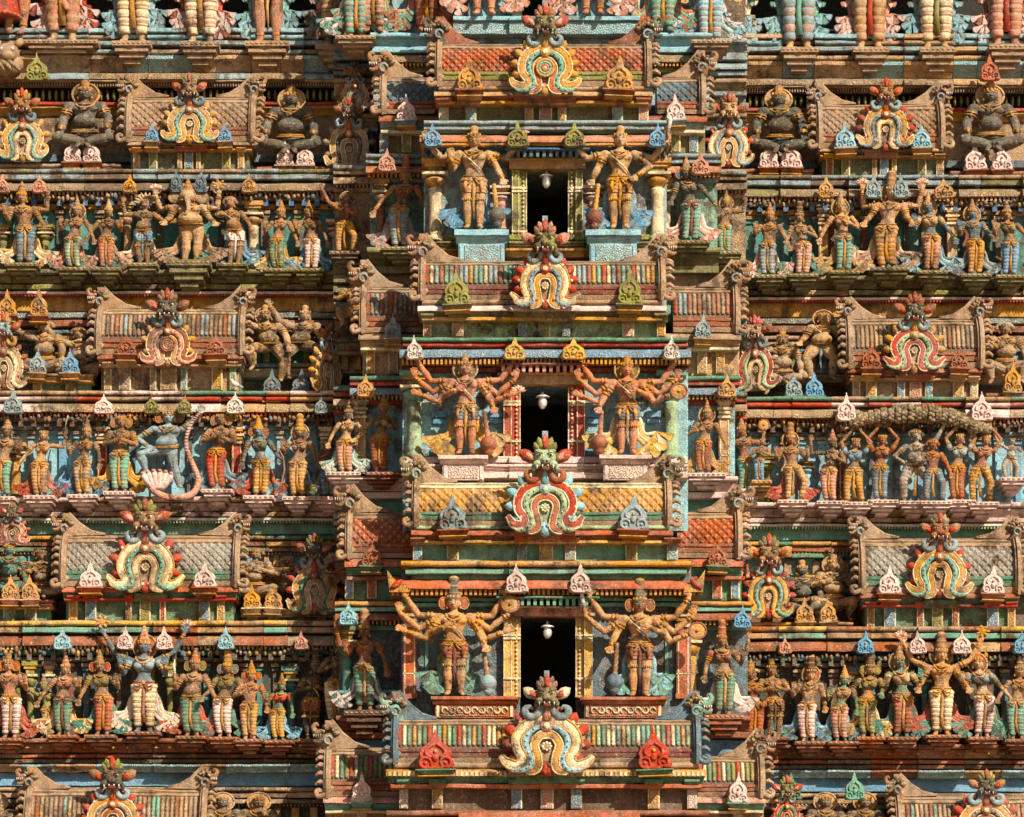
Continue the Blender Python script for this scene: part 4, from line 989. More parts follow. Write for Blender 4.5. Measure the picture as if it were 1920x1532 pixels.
# gables in front of the wing roofs and between them
def gb(px, pb, w, h, k, off, place, look, **kw):
    g = gable(px, pb, w, h, base(k - 1) + off, **kw); reg(g, look, place); return g
gb(273, 1108, 138, 100, 1, -.42, 'in the left wing above the lowest statues', 'Large cream and green horseshoe gable, red flames', cols=('cream', 'sea', 'cream'), head=('brown', 'red', 'olive'), hw=80)
gb(315, 684, 104, 78, 2, -.42, 'in the left wing above the third statue row', 'Weathered pink horseshoe gable with red band', cols=('rust', 'pink', 'flesh'), flame='ochre', head=('slate', 'rust', 'brown'), hw=70, eye='pink', scroll='bluegrey', wheel=True)
gb(356, 266, 106, 74, 3, -.42, 'in the left wing above the second statue row', 'Ochre horseshoe gable with green inner band', cols=('ochre', 'sea', 'ochre'), flame='ochre', head=('brown', 'orange', 'moss'), hw=56, scroll='slateblue')
gb(212, 1575, 120, 85, 0, -.42, 'at the bottom of the left wing', 'Half seen brown horseshoe gable with dark green mask', cols=('ochre', 'stone', 'rust'), head=('slate', 'brown', 'olive'), hw=76, hz=1.0)
gb(43, 300, 96, 78, 3, -.15, 'in the left wing above the second statue row', 'Ochre horseshoe gable with green band beside the dark seated figure', cols=('ochre', 'sea', 'cream'), flame='ochre', head=('brown', 'brown', 'ochre'), hw=58, scroll='slateblue')
gb(8, 730, 90, 88, 2, -.15, 'in the left wing above the third statue row', 'Cut off cream and red horseshoe gable', cols=('tan', 'cream', 'stone'), flame='rust', head=('bluegrey', 'rust', 'ochre'), scroll='ochre')
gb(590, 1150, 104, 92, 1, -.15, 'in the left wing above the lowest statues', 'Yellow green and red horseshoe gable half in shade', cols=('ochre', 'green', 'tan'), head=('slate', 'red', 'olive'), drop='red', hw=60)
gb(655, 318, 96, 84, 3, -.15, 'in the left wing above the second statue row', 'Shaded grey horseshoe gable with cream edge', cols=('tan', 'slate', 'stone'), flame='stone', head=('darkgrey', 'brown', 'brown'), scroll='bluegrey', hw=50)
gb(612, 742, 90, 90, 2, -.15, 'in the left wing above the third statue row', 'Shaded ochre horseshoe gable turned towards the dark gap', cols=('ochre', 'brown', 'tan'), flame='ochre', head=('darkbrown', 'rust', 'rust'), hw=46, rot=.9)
gb(24, 1020, 64, 44, 1, -.5, 'in the left wing above the lowest statues', 'Small orange horseshoe gable at the picture edge', cols=('orange', 'pink', 'rust'), flame='red', hw=36, drop='red')
gb(1761, 1120, 124, 96, 1, -.42, 'in the right wing above the lowest statues', 'Large yellow and sea green horseshoe gable with red flames', cols=('ochre', 'sea', 'ochre'), head=('rust', 'brown', 'moss'), hw=66)
gb(1714, 694, 112, 82, 2, -.42, 'in the right wing above the third statue row', 'Red horseshoe gable with pale green band', cols=('red', 'palegreen', 'red'), flame='ochre', head=('slate', 'rust', 'rust'), hw=68, drop='ochre')
gb(1660, 278, 108, 78, 3, -.42, 'in the right wing above the second statue row', 'Cream horseshoe gable with red flames', cols=('ochre', 'bluegrey', 'cream'), head=('brown', 'orange', 'rust'), hw=54)
gb(1848, 1590, 130, 90, 0, -.42, 'at the bottom of the right wing', 'Half seen brown horseshoe gable', cols=('ochre', 'stone', 'rust'), head=('slate', 'brown', 'olive'), hw=60)
gb(1366, 312, 94, 78, 3, -.5, 'in the right wing above the second statue row', 'Cream and ochre horseshoe gable with red flames beside the pot-bellied figure', cols=('cream', 'bluegrey', 'ochre'), head=('tan', 'brown', 'rust'), hw=64)
gb(1418, 732, 88, 86, 2, -.15, 'in the right wing above the third statue row', 'Red and cream horseshoe gable with a brown fan on its left', cols=('red', 'palegreen', 'cream'), flame='stone', head=('brown', 'rust', 'red'), hw=56, rot=-.35)
gb(1441, 1158, 98, 88, 1, -.15, 'in the right wing above the lowest statues', 'Yellow and green horseshoe gable with a shaggy brown mask', cols=('yellow', 'sea', 'yellow'), head=('brown', 'ochre', 'moss'), drop='red', hw=74)
gb(1475, 1560, 60, 60, 0, -.2, 'at the bottom of the right wing', 'Small green gable with red sides', cols=('red', 'green', 'red'), flame='red', hw=50)

# ---------------------------------------------------------------- finials on the storey cornices
def fc(side, k, py, items, off=-.55):
    d = 0
    for px, c, w, h in items:
        reg(finial(px, py, w, h, base(k) + off, c, cap=None), '%s leaf finial' % CW[c], 'on the cornice over the %s statues of the %s' % ({0: 'lowest', 1: 'third row', 2: 'second row', 3: 'topmost'}[k], side))
fc('left wing', 0, 1218, [(117, 'lightblue', 34, 40), (234, 'palepink', 32, 42), (309, 'palepink', 32, 42), (423, 'lightblue', 30, 42), (565, 'pink', 28, 34)])
fc('left wing', 1, 776, [(24, 'bluegrey', 40, 44), (194, 'palepink', 36, 36), (284, 'olive', 28, 34), (346, 'olive', 28, 34), (441, 'white', 34, 40), (603, 'bluegrey', 26, 34)])
fc('left wing', 2, 362, [(6, 'pink', 24, 34), (75, 'pink', 26, 34), (243, 'ochre', 28, 34), (331, 'slateblue', 24, 44), (376, 'slateblue', 24, 44), (467, 'ochre', 28, 36)])
fc('left wing', 3, 152, [(70, 'olive', 46, 52)], -.8)
fc('right wing', 0, 1226, [(1472, 'pink', 26, 32), (1622, 'blue', 34, 42), (1721, 'palepink', 34, 42), (1803, 'palepink', 36, 44), (1916, 'blue', 34, 42)])
fc('right wing', 1, 790, [(1586, 'palepink', 40, 52), (1675, 'olive', 26, 30), (1757, 'olive', 26, 30), (1840, 'palepink', 42, 54)])
fc('right wing', 2, 372, [(1382, 'olive', 30, 40), (1549, 'ochre', 32, 42), (1637, 'bluegrey', 32, 46), (1690, 'bluegrey', 30, 46), (1770, 'ochre', 40, 36)])
fc('right wing', 3, 152, [(1856, 'orange', 38, 48)], -.8)
fc('left wing', -1, 1500, [], 0)
reg(finial(1482, 1500, 44, 50, base(-1) + .1, 'green', cap=None), 'green and red leaf finial', 'at the bottom of the right wing')
reg(finial(1603, 1500, 40, 52, base(-1) + .1, 'sea', cap=None), 'sea green leaf finial', 'at the bottom of the right wing')
reg(finial(15, 594, 36, 50, base(1) + .2, 'ochre'), 'ochre leaf finial', 'high beside the dancing pair of the left wing')
reg(finial(73, 594, 36, 52, base(1) + .2, 'ochre'), 'ochre leaf finial', 'high beside the dancing pair of the left wing')

# pillars standing between the wing statues
def pillar(side, k, px, w, pt, pb, col, sq=False, cap=None, off=-.22, word=None):
    y = base(k) + off; t = thing('pillar', '', 'pillar', W(px, pb, y), 'pillars between the statues', 1.)
    reg(t, '%s %s pillar' % (CW[col], 'square' if sq else 'round'), 'between the %s statues of the %s' % ({0: 'lowest', 1: 'third row', 2: 'second row'}[k], side))
    S = Site(t); column(S, px, w, pt, pb, y, col, sq, cap)
PL = pillar
PL('left wing', 0, 56, 14, 1240, 1385, 'olive'); PL('left wing', 0, 318, 12, 1240, 1385, 'olive'); PL('left wing', 0, 92, 12, 1240, 1385, 'darkgrey'); PL('left wing', 0, 545, 16, 1250, 1390, 'teal')
PL('left wing', 1, 192, 20, 800, 930, 'red', True, 'ochre'); PL('left wing', 1, 444, 20, 800, 930, 'red', True, 'ochre'); PL('left wing', 1, 28, 20, 830, 932, 'ochre', False, 'ochre'); PL('left wing', 1, 610, 18, 800, 930, 'tan', True, 'cream')
PL('left wing', 2, 84, 16, 420, 506, 'olive'); PL('left wing', 2, 4, 16, 420, 506, 'moss'); PL('left wing', 2, 238, 16, 375, 506, 'tan'); PL('left wing', 2, 474, 20, 375, 506, 'cream', False, 'ochre'); PL('left wing', 2, 632, 20, 410, 510, 'palepink')
PL('right wing', 0, 1408, 20, 1240, 1390, 'orange', True, 'ochre'); PL('right wing', 1, 1437, 18, 850, 942, 'olive'); PL('right wing', 1, 1360, 22, 800, 930, 'ochre', True, 'cream', -1.1)
PL('right wing', 2, 1544, 18, 388, 518, 'ochre', True, 'ochre'); PL('right wing', 2, 1786, 20, 388, 518, 'tan', True, 'ochre'); PL('right wing', 0, 1734, 12, 1250, 1398, 'teal'); PL('right wing', 0, 1600, 12, 1250, 1398, 'slateblue')
PL('right wing', 1, 1581, 16, 800, 942, 'maroon', True, 'rust'); PL('right wing', 1, 1514, 14, 860, 942, 'lightblue')

# narrow corner bays filling the steps between wings and flanking bays
for sd in ('left', 'right'):
    X0, X1 = (628, 706) if sd == 'left' else (1326, 1398)
    for k in range(4):
        y = base(k) - .55; dy = 0 if sd == 'left' else 11; t0 = {0: 1150, 1: 722, 2: 306, 3: -420}[k] + dy; f0, f1 = {0: (1372, 1412), 1: (915, 956), 2: (486, 530), 3: (70, 112)}[k]; e1 = {0: 1600, 1: 1130, 2: 700, 3: 300}[k]
        t = thing('storey_wall', '', 'wall', W((X0 + X1) / 2, f1, y + .5), 'storey walls of the tower'); reg(t, 'narrow stone corner wall', '%s between wing and bay, %s storey' % (sd, {0: 'lowest', 1: 'middle', 2: 'upper', 3: 'topmost'}[k]))
        S = Site(t); S.box('wall', X0, X1, t0, e1, y, y + 1.6, {0: 'slate', 1: 'slateblue!', 2: 'stone!', 3: 'darkstone!'}[k])
        C = {0: ('ochre!', 'green!', 'rust!'), 1: ('green!', 'red!', 'tan!'), 2: ('bluegrey!', 'stone!', 'tan!'), 3: ('stone!', 'bluegrey!', 'tan!')}[k]
        if k < 3:
            for a, b, pr, q, pf in ((2, 11, .30, 0, 'roll'), (13, 21, .24, 1, 'flat'), (23, 38, .28, 2, 'kapota'), (46, 53, .14, 1, 'flat')): S.mold('cornice', X0 - 3, X1 + 3, t0 + a, t0 + b, y - pr, C[q], pf, .5)
            S.dent('dentils', X0, X1, t0 + 39, t0 + 45, y - .22, 7, 'tan')
        h = f1 - f0; pc = {0: 'rust!', 1: 'palepink!', 2: 'moss!', 3: 'bluegrey!'}[k]
        for a, b, pr, pf in ((0, .24, .36, 'roll'), (.3, .62, .28, 'cove'), (.68, 1, .24, 'flat'), (1.1, 1.4, .3, 'kapota'), (1.5, 1.7, .24, 'flat')): S.mold('plinth', X0 - 3, X1 + 3, f0 + h * a, f0 + h * b, y - pr, pc, pf, .5)
        z = f1 + h * .8
        while z < e1 - 40 and k < 4:
            for a, b, pr, q, pf in ((0, 10, .30, 0, 'roll'), (12, 24, .22, 2, 'cove'), (26, 34, .26, 1, 'flat')): S.mold('shelf', X0 - 2, X1 + 2, z + a, z + b, y - pr, C[q], pf, .5)
            for px in (X0 + 12, X0 + 36, X0 + 60): S.box('shelf_pilaster', px, px + 12, z + 34, z + 62, y - .1, y, ('tan!', 'ochre!', 'blue!')[(px - X0) // 24])
            z += 66
        S.done()
# ---------------------------------------------------------------- central bay
TN = {0: 'lowest', 1: 'middle', 2: 'upper', 3: 'topmost'}
def centre_storey(k):
    y = base(k) + CE
    x0, x1, dx0, dx1, dt, db, wt, wc = {0: (752, 1296, 975, 1080, 1155, 1345, 1062, 'slateblue!'), 1: (755, 1290, 975, 1066, 720, 900, 645, 'lightblue!'), 2: (795, 1250, 987, 1066, 316, 482, 240, 'bluegrey!'), 3: (850, 1200, 978, 1042, -140, 66, -300, 'lightblue!')}[k]
    jw = {0: 30, 1: 30, 2: 26, 3: 20}[k]; jc = {0: 'yellow', 1: 'red', 2: 'olive', 3: 'sea'}[k]
    r = thing('storey_wall', '', 'wall', W(960, 766, y + .5), 'storey walls of the tower'); reg(r, '%s wall of the %s central storey' % ({0: 'teal', 1: 'pale blue', 2: 'grey-blue', 3: 'light blue'}[k].capitalize(), TN[k]), 'around its dark doorway')
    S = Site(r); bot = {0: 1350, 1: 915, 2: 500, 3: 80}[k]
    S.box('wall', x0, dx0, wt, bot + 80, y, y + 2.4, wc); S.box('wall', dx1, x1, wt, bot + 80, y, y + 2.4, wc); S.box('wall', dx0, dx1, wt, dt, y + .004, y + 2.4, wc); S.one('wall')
    S.box('recess', dx0 + 1, dx1 - 1, dt - 6, db + 60, y + 2.2, y + 2.38, 'soot')  # shade inside the doorway is painted on as near-black
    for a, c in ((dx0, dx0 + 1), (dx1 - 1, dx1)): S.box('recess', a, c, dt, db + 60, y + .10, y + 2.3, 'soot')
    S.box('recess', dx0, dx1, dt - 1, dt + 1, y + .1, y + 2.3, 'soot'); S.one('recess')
    def m(nm, a, b, pr, col, prof='flat', e=0, br=True):
        S.mold(nm, x0 - e, x1 + e, a, b, y - pr, col, prof, pr + .3)
        if br: S.mold(nm, 955, 1095, a, b, y - pr - .08, col, prof, .2)
        S.one(nm)
    if k == 0:
        m('ledge', 1051, 1062, .50, 'ochre', 'roll'); m('ledge', 1066, 1076, .42, 'sea', 'flat', -8); m('frieze', 1077, 1087, .3, 'green', 'flat', -20); m('cornice', 1087, 1104, .5, 'orange', 'kapota', 22); S.dent('dentils', x0 - 20, x1 + 20, 1105, 1116, y - .44, 9, 'ochre'); m('frieze', 1105, 1117, .36, 'rust', 'flat', 20, False)
        m('frieze', 1120, 1127, .22, 'green', 'flat', 0, False); m('frieze', 1130, 1137, .16, 'sea', 'flat', 0, False)
        for q, X in ((-1, x0 - 22), (1, x1 + 22)):
            p = W(X, 1110, y - .5) - S.o; S.b('corner_leaf').prism([(p.x, p.z), (p.x + q * -.34, p.z), (p.x + q * -.33, p.z + .10), (p.x + q * -.2, p.z + .16), (p.x + q * -.06, p.z + .26), (p.x + q * .04, p.z + .40)][::-q], p.y, p.y + .1, 'ochre!'); S.b('corner_leaf').leaf((p.x - q * .02, p.y - .02, p.z + .05), PI / 2 + q * .9, .28, .12, .05, 'red')
        for X in (768, 1281): column(S, X, 24, 1140, 1310, y - .10, 'orange', True, 'ochre')
        for X in (800, 1250): S.box('niche', X - 3, X + 3, 1150, 1300, y - .03, y, 'sea')
    if k == 1:
        m('ledge', 632, 640, .50, 'green', 'roll'); m('ledge', 642, 650, .44, 'red', 'roll'); m('cornice', 651, 670, .46, 'blue#', 'kapota', 6); S.dent('dentils', x0 - 4, x1 + 4, 672, 683, y - .42, 8, 'ochre'); m('frieze', 672, 684, .34, 'rust', 'flat', 4, False); m('frieze', 688, 696, .2, 'maroon', 'flat', 0, False)
        m('plinth', 856, 868, .20, 'palepink'); m('plinth', 870, 884, .26, 'palepink', 'step'); m('plinth', 886, 897, .34, 'palepink', 'flat')
        for i in range(8):
            X = 790 + i * 14 if i < 4 else 1210 + (i - 4) * 14
        for a, c in ((812, 834), (920, 940), (1100, 1122), (1214, 1236)):
            for t, h, e in ((770, 12, 3), (786, 8, 0), (820, 6, 2), (840, 14, 4)): S.box('niche', a - e, c + e, t, t + h, y - .06, y, 'blue')
        for X in (777, 1259): column(S, X, 26, 700, 858, y - .20, 'palegreen', False, 'sea')
    if k == 2:
        m('ledge', 225, 233, .5, 'bluegrey', 'roll'); m('ledge', 235, 243, .44, 'bluegrey!'); m('frieze', 244, 250, .3, 'sea', 'flat', -6, False); m('cornice', 251, 266, .46, 'salmon', 'kapota', 8); m('cornice', 267, 273, .44, 'ochre', 'flat', 6, False); S.dent('dentils', x0, x1, 284, 298, y - .3, 9, 'slateblue', .6, .08, True); m('frieze', 275, 282, .3, 'deepblue', 'flat', 0, False)
        m('plinth', 440, 450, .12, 'olive'); m('plinth', 452, 464, .2, 'moss', 'step'); m('plinth', 466, 480, .28, 'ochre', 'cove')
        for X in (816, 1233): column(S, X, 24, 300, 450, y - .20, 'cream', False, 'ochre')
        for X in (940, 1112):
            column(S, X, 20, 350, 430, y - .05, 'pink', False, 'palepink')
    if k == 3:
        m('plinth', 30, 38, .34, 'lightblue'); m('plinth', 40, 64, .28, 'lightblue#', 'flat')
        for X in (862, 968, 1055, 1192): column(S, X, 14, -140, 32, y - .1, 'cream', True, 'ochre')
    S.done()
    if k < 3:
        t = thing('doorway', '', 'doorway', W((dx0 + dx1) / 2, db, y), 'doorways of the central bay'); reg(t, '%s framed dark doorway with a hanging lamp' % {0: 'Yellow', 1: 'Red', 2: 'Olive green'}[k], 'in the %s central storey' % TN[k])
        T = Site(t)
        for a in (dx0 - jw, dx1):
            for u, w, dpt in ((0, .45, .16), (.45, .55, .10)):
                uu = u if a < dx0 else 1 - u - w
                p0, p1 = a + uu * jw, a + (uu + w) * jw; b_ = bot - {0: 42, 1: 55, 2: 40, 3: 0}[k] + {0: 0, 1: 0, 2: 10, 3: 0}[k]
                T.box('jamb', p0, p1, dt, b_, y - dpt, y + .15, jc)
                for q in (p0, p1): T.box('jamb', q - .9, q + .9, dt + 4, b_, y - dpt - .012, y - dpt, 'cream')
                for f in (.02, .22, .26, .75, .97): T.box('jamb', p0 - 1.4, p1 + 1.4, dt + (b_ - dt) * f, dt + (b_ - dt) * f + 4, y - dpt - .03, y - dpt, jc if f in (.02, .97) else 'cream')
            T.dent('jamb_beads', a + jw * (.62 if a < dx0 else .12), a + jw * (.88 if a < dx0 else .38), dt + 4, dt + 8, y - .12, 9, 'cream')
            for i in range(int((b_ - dt) / 8)): T.dent('jamb_beads', a + jw * (.68 if a < dx0 else .12), a + jw * (.88 if a < dx0 else .32), dt + 6 + i * 8, dt + 11 + i * 8, y - .125, 9, 'cream', .8, .02, True)
            T.one('jamb'); T.one('jamb_beads')
        lt, lb = {0: (1140, 1155), 1: (702, 720), 2: (299, 316)}[k]
        T.mold('lintel', dx0 - jw - 6, dx1 + jw + 6, lt, lb, y - .22, {0: 'pink', 1: 'tan', 2: 'tan'}[k], 'flat', .3); T.mold('lintel', dx0 - jw - 12, dx1 + jw + 12, lt - 4, lt, y - .30, {0: 'cream', 1: 'ochre', 2: 'ochre'}[k], 'flat', .3)
        T.dent('bracket', dx0 - jw - 8, dx1 + jw + 8, lt - 18, lt - 5, y - .46, 12, {0: 'sea', 1: 'pink', 2: 'slateblue'}[k], .55, .16); T.mold('bracket', dx0 - jw - 14, dx1 + jw + 14, lt - 22, lt - 18, y - .52, {0: 'green', 1: 'maroon', 2: 'deepblue'}[k], 'flat', .4)
        T.done()
        l = lamp((dx0 + dx1) / 2 + {0: -1, 1: -3, 2: -2}[k], dt + {0: 26, 1: 30, 2: 20}[k], y - .08, dt - 2); reg(l, 'small silver metal lamp', 'hanging in the %s doorway' % TN[k])
        # blue, pink and orange pedestals of the guardians
        spec = {0: ((808, 972), (1088, 1250), 1306, 1346, 'orange'), 1: ((822, 915), (1124, 1222), 853, 900, 'palepink'), 2: ((852, 954), (1098, 1202), 430, 502, 'lightblue')}[k]
        for i in (0, 1):
            a, c = spec[i]; top, bt, cl = spec[2:]
            t = thing('pedestal', '', 'pedestal', W((a + c) / 2, bt, y - .6), 'pedestals of the door guardians'); reg(t, '%s pedestal' % CW[cl].capitalize(), 'under the guardians of the %s doorway' % TN[k])
            T = Site(t); hh = bt - top
            T.mold('slab', a, c, top, top + hh * .16, y - .75, cl, 'flat', 1.0); T.mold('slab', a + 3, c - 3, top + hh * .18, top + hh * .34, y - .70, cl, 'cove', .9)
            T.box('block', a + 8, c - 8, top + hh * .34, bt, y - .62, y + .1, cl)
            T.box('panel', a + 19, c - 19, top + hh * .42, bt - 3, y - .635, y - .6, cl + '#')
            if k == 0:
                for q in range(9):
                    p = W(a + 26 + q * (c - a - 52) / 8, (top + bt) / 2 + 6, y - .65) - T.o
                    T.b('scroll').tube(arc(p.x, p.z, .052, q % 2 * PI, q % 2 * PI + 4.6, 7, p.y), [.016] * 6 + [.012, .006], 'cream', 5)
            for X in (a + 13, c - 13): T.box('panel', X - 2.5, X + 2.5, top + hh * .4, bt - 2, y - .64, y - .6, 'cream' if k == 0 else cl)
            T.done()
for k in range(4): centre_storey(k)

def centre_hara(j):
    y = base(j - 1) + CE - .25
    x0, x1, top, eav, c1, c2 = {0: (744, 1304, 1347, 1428, 1478, 1516), 1: (783, 1250, 900, 984, 1019, 1050), 2: (795, 1238, 482, 560, 601, 631), 3: (826, 1212, 72, 160, 195, 226)}[j]
    tile, tc, ridge, lip, corn, fn = {0: ('stripe', ('red', 'cream', 'sea', 'ochre', 'palegreen', 'green'), 'stone', 'maroon', ('ochre', 'green', 'orange'), 'slateblue'),
        1: ('scale', ('ochre', 'cream'), 'cream', 'green', ('orange', 'rust', 'yellow'), 'stone'), 2: ('stripe', ('red', 'cream', 'bluegrey', 'rust', 'ochre', 'sea'), 'stone', 'maroon', ('palepink', 'moss', 'ochre'), 'stone'),
        3: ('scale', ('terracotta', 'cream'), 'stone', 'olive', ('tan', 'rust', 'ochre'), 'rust')}[j]
    word = {0: 'Red, green and cream ribbed', 1: 'Yellow diamond-tiled', 2: 'Red, cream and blue ribbed', 3: 'Orange diamond-tiled'}[j]
    r = roof(x0, x1, top, eav, y - .1, .60, tile, tc, ridge, lip, '', (('slateblue', 'tan') if j == 0 else ('stone', 'pink')), fn, {0: 'sea', 1: 'moss', 2: 'brown', 3: 'slate'}[j], (1, 1), .088 if tile == 'stripe' else .165 if j == 1 else .14, {0: 46, 1: 52, 2: 60, 3: 42}[j], 80)
    reg(r, '%s barrel roof' % word, {0: 'below the lowest doorway', 1: 'below the middle doorway', 2: 'below the upper doorway', 3: 'above the upper doorway'}[j])
    pos = {0: 'at the bottom', 1: 'below the middle doorway', 2: 'below the upper doorway', 3: 'above the upper doorway'}[j]
    t = thing('shrine_base', '', 'shrine base', W(1022, c2, y), 'pilastered bases under the barrel roofs'); reg(t, 'wide pilastered base of the central bay', pos)
    S = Site(t); e = 12 if j != 0 else 20; dc = c1 - eav
    yb = y + .06
    S.mold('cornice', x0 - e, x1 + e, eav + dc * .28, eav + dc * .55, y - .26, corn[0], 'kapota', 1.0); S.mold('cornice', x0 - e + 4, x1 + e - 4, eav + dc * .57, eav + dc * .80, y - .20, corn[1], 'step', .9); S.mold('cornice', x0 - e + 8, x1 + e - 8, eav + dc * .84, c1, y - .20, corn[2], 'flat', .9)
    S.mold('eave', x0 - 4, x1 + 4, eav + 1, eav + dc * .26, y - .16, 'stone' if j != 1 else 'palegreen', 'roll', .9)
    if j == 0: S.dent('dentils', x0 - 18, x1 + 18, eav + dc * .36, eav + dc * .54, y - .275, 9, 'cream')
    S.box('wall', x0, x1, c1 - 2, c2 + 4, yb, yb + 1.6, {0: 'darkstone', 1: 'sea', 2: 'palegreen!', 3: 'moss'}[j]); S.one('cornice'); S.one('eave')
    cx = 1022 if j else 1025
    S.mold('cornice', cx - 66, cx + 66, eav + dc * .26, eav + dc * .55, y - .34, corn[0], 'kapota', .4); S.mold('cornice', cx - 58, cx + 58, eav + dc * .57, eav + dc * .82, y - .28, corn[1], 'cove', .4); S.one('cornice')
    P = {0: [(757, 16, 'palepink'), (820, 20, 'ochre'), (969, 20, 'blue'), (1026, 24, 'pink'), (1081, 20, 'blue'), (1226, 22, 'ochre'), (1298, 18, 'palepink')], 1: [(783, 17, 'blue'), (849, 22, 'olive'), (979, 18, 'blue'), (1024, 26, 'yellow'), (1070, 20, 'bluegrey'), (1184, 22, 'olive'), (1261, 20, 'lightblue')],
         2: [(801, 15, 'orange'), (858, 22, 'pink'), (980, 16, 'blue'), (1021, 22, 'olive'), (1062, 14, 'blue'), (1178, 22, 'pink'), (1240, 16, 'ochre')], 3: [(832, 18, 'cream'), (883, 20, 'lightblue'), (992, 16, 'ochre'), (1023, 24, 'pink'), (1054, 16, 'ochre'), (1158, 20, 'lightblue'), (1207, 18, 'pink')]}[j]
    for px, w, c in P:
        pilaster(S, px, w, c1, c2, y - .06, c); S.mold('capital', px - w * .8, px + w * .8, c1 - dc * .34, c1 + 1, y - .26, corn[1], 'cove', .2); S.one('capital')
    S.done()
    F = {0: [(817, 66, 74, 'red'), (1227, 66, 78, 'red')], 1: [(849, 54, 66, 'bluegrey'), (1187, 54, 66, 'bluegrey')], 2: [(857, 50, 66, 'olive'), (1180, 50, 68, 'olive')], 3: [(880, 52, 62, 'ochre'), (1160, 54, 64, 'ochre')]}[j]
    for px, w, h, c in F: reg(finial(px, eav + dc * .30, w, h, y - .40, c, cap=corn[1]), '%s leaf finial' % CW[c], 'on the central roof %s' % pos)
    G = {0: dict(w=172, h=112, cols=('cream', 'lightblue', 'ochre'), flame='red', head=('moss', 'cream', 'pink'), hw=76, drop='salmon'), 1: dict(w=146, h=104, cols=('red', 'palegreen', 'orange'), flame='lightblue', scroll='rust', head=('palegreen', 'red', 'olive'), hw=84, drop='lightblue', eye='palegreen'),
         2: dict(w=124, h=92, cols=('cream', 'bluegrey', 'ochre'), flame='red', head=('olive', 'pink', 'salmon'), hw=78, drop='red'), 3: dict(w=126, h=96, cols=('ochre', 'sea', 'orange'), flame='ochre', head=('moss', 'red', 'rust'), hw=76, drop='ochre', wheel=True)}[j]
    g = gable(cx, eav + dc * .42, y=y - .50, **G)
    reg(g, {0: 'Largest cream horseshoe gable with red flames and green mask', 1: 'Red and green horseshoe gable with light blue flames', 2: 'Cream horseshoe gable with red flames under a pink-eared mask', 3: 'Round ochre and orange horseshoe gable with red-eared mask'}[j], 'on the central axis ' + pos)
for j in range(4): centre_hara(j)
def cf(k, py, items):
    for px, c, w, h in items: reg(finial(px, py, w, h, base(k) + CE - .62, c, cap=None), '%s leaf finial' % CW[c], 'on the cornice over the %s doorway' % TN[k])
cf(0, 1112, [(969, 'palepink', 42, 54), (1087, 'palepink', 42, 54)]); cf(1, 674, [(778, 'white', 32, 44), (964, 'yellow', 42, 40), (1075, 'yellow', 44, 40), (1259, 'white', 32, 44)]); cf(2, 276, [(812, 'blue', 36, 44), (971, 'olive', 42, 46), (1077, 'olive', 42, 46), (1232, 'blue', 36, 44)])
r_ = thing('ledge_slab', 'red brown stone ledge along the bottom edge under the central bay', 'ledge', W(1022, 1520, CE + base(-1) - .4)); S = Site(r_); S.mold('slab', 725, 1330, 1519, 1530, CE + base(-1) - .45, 'rust', 'roll', .8); S.mold('slab', 860, 1200, 1524, 1545, CE + base(-1) - .55, 'orange', 'flat', .6); S.mold('slab', 735, 1320, 1534, 1570, CE + base(-1) - .35, 'orange', 'flat', .8); S.done()

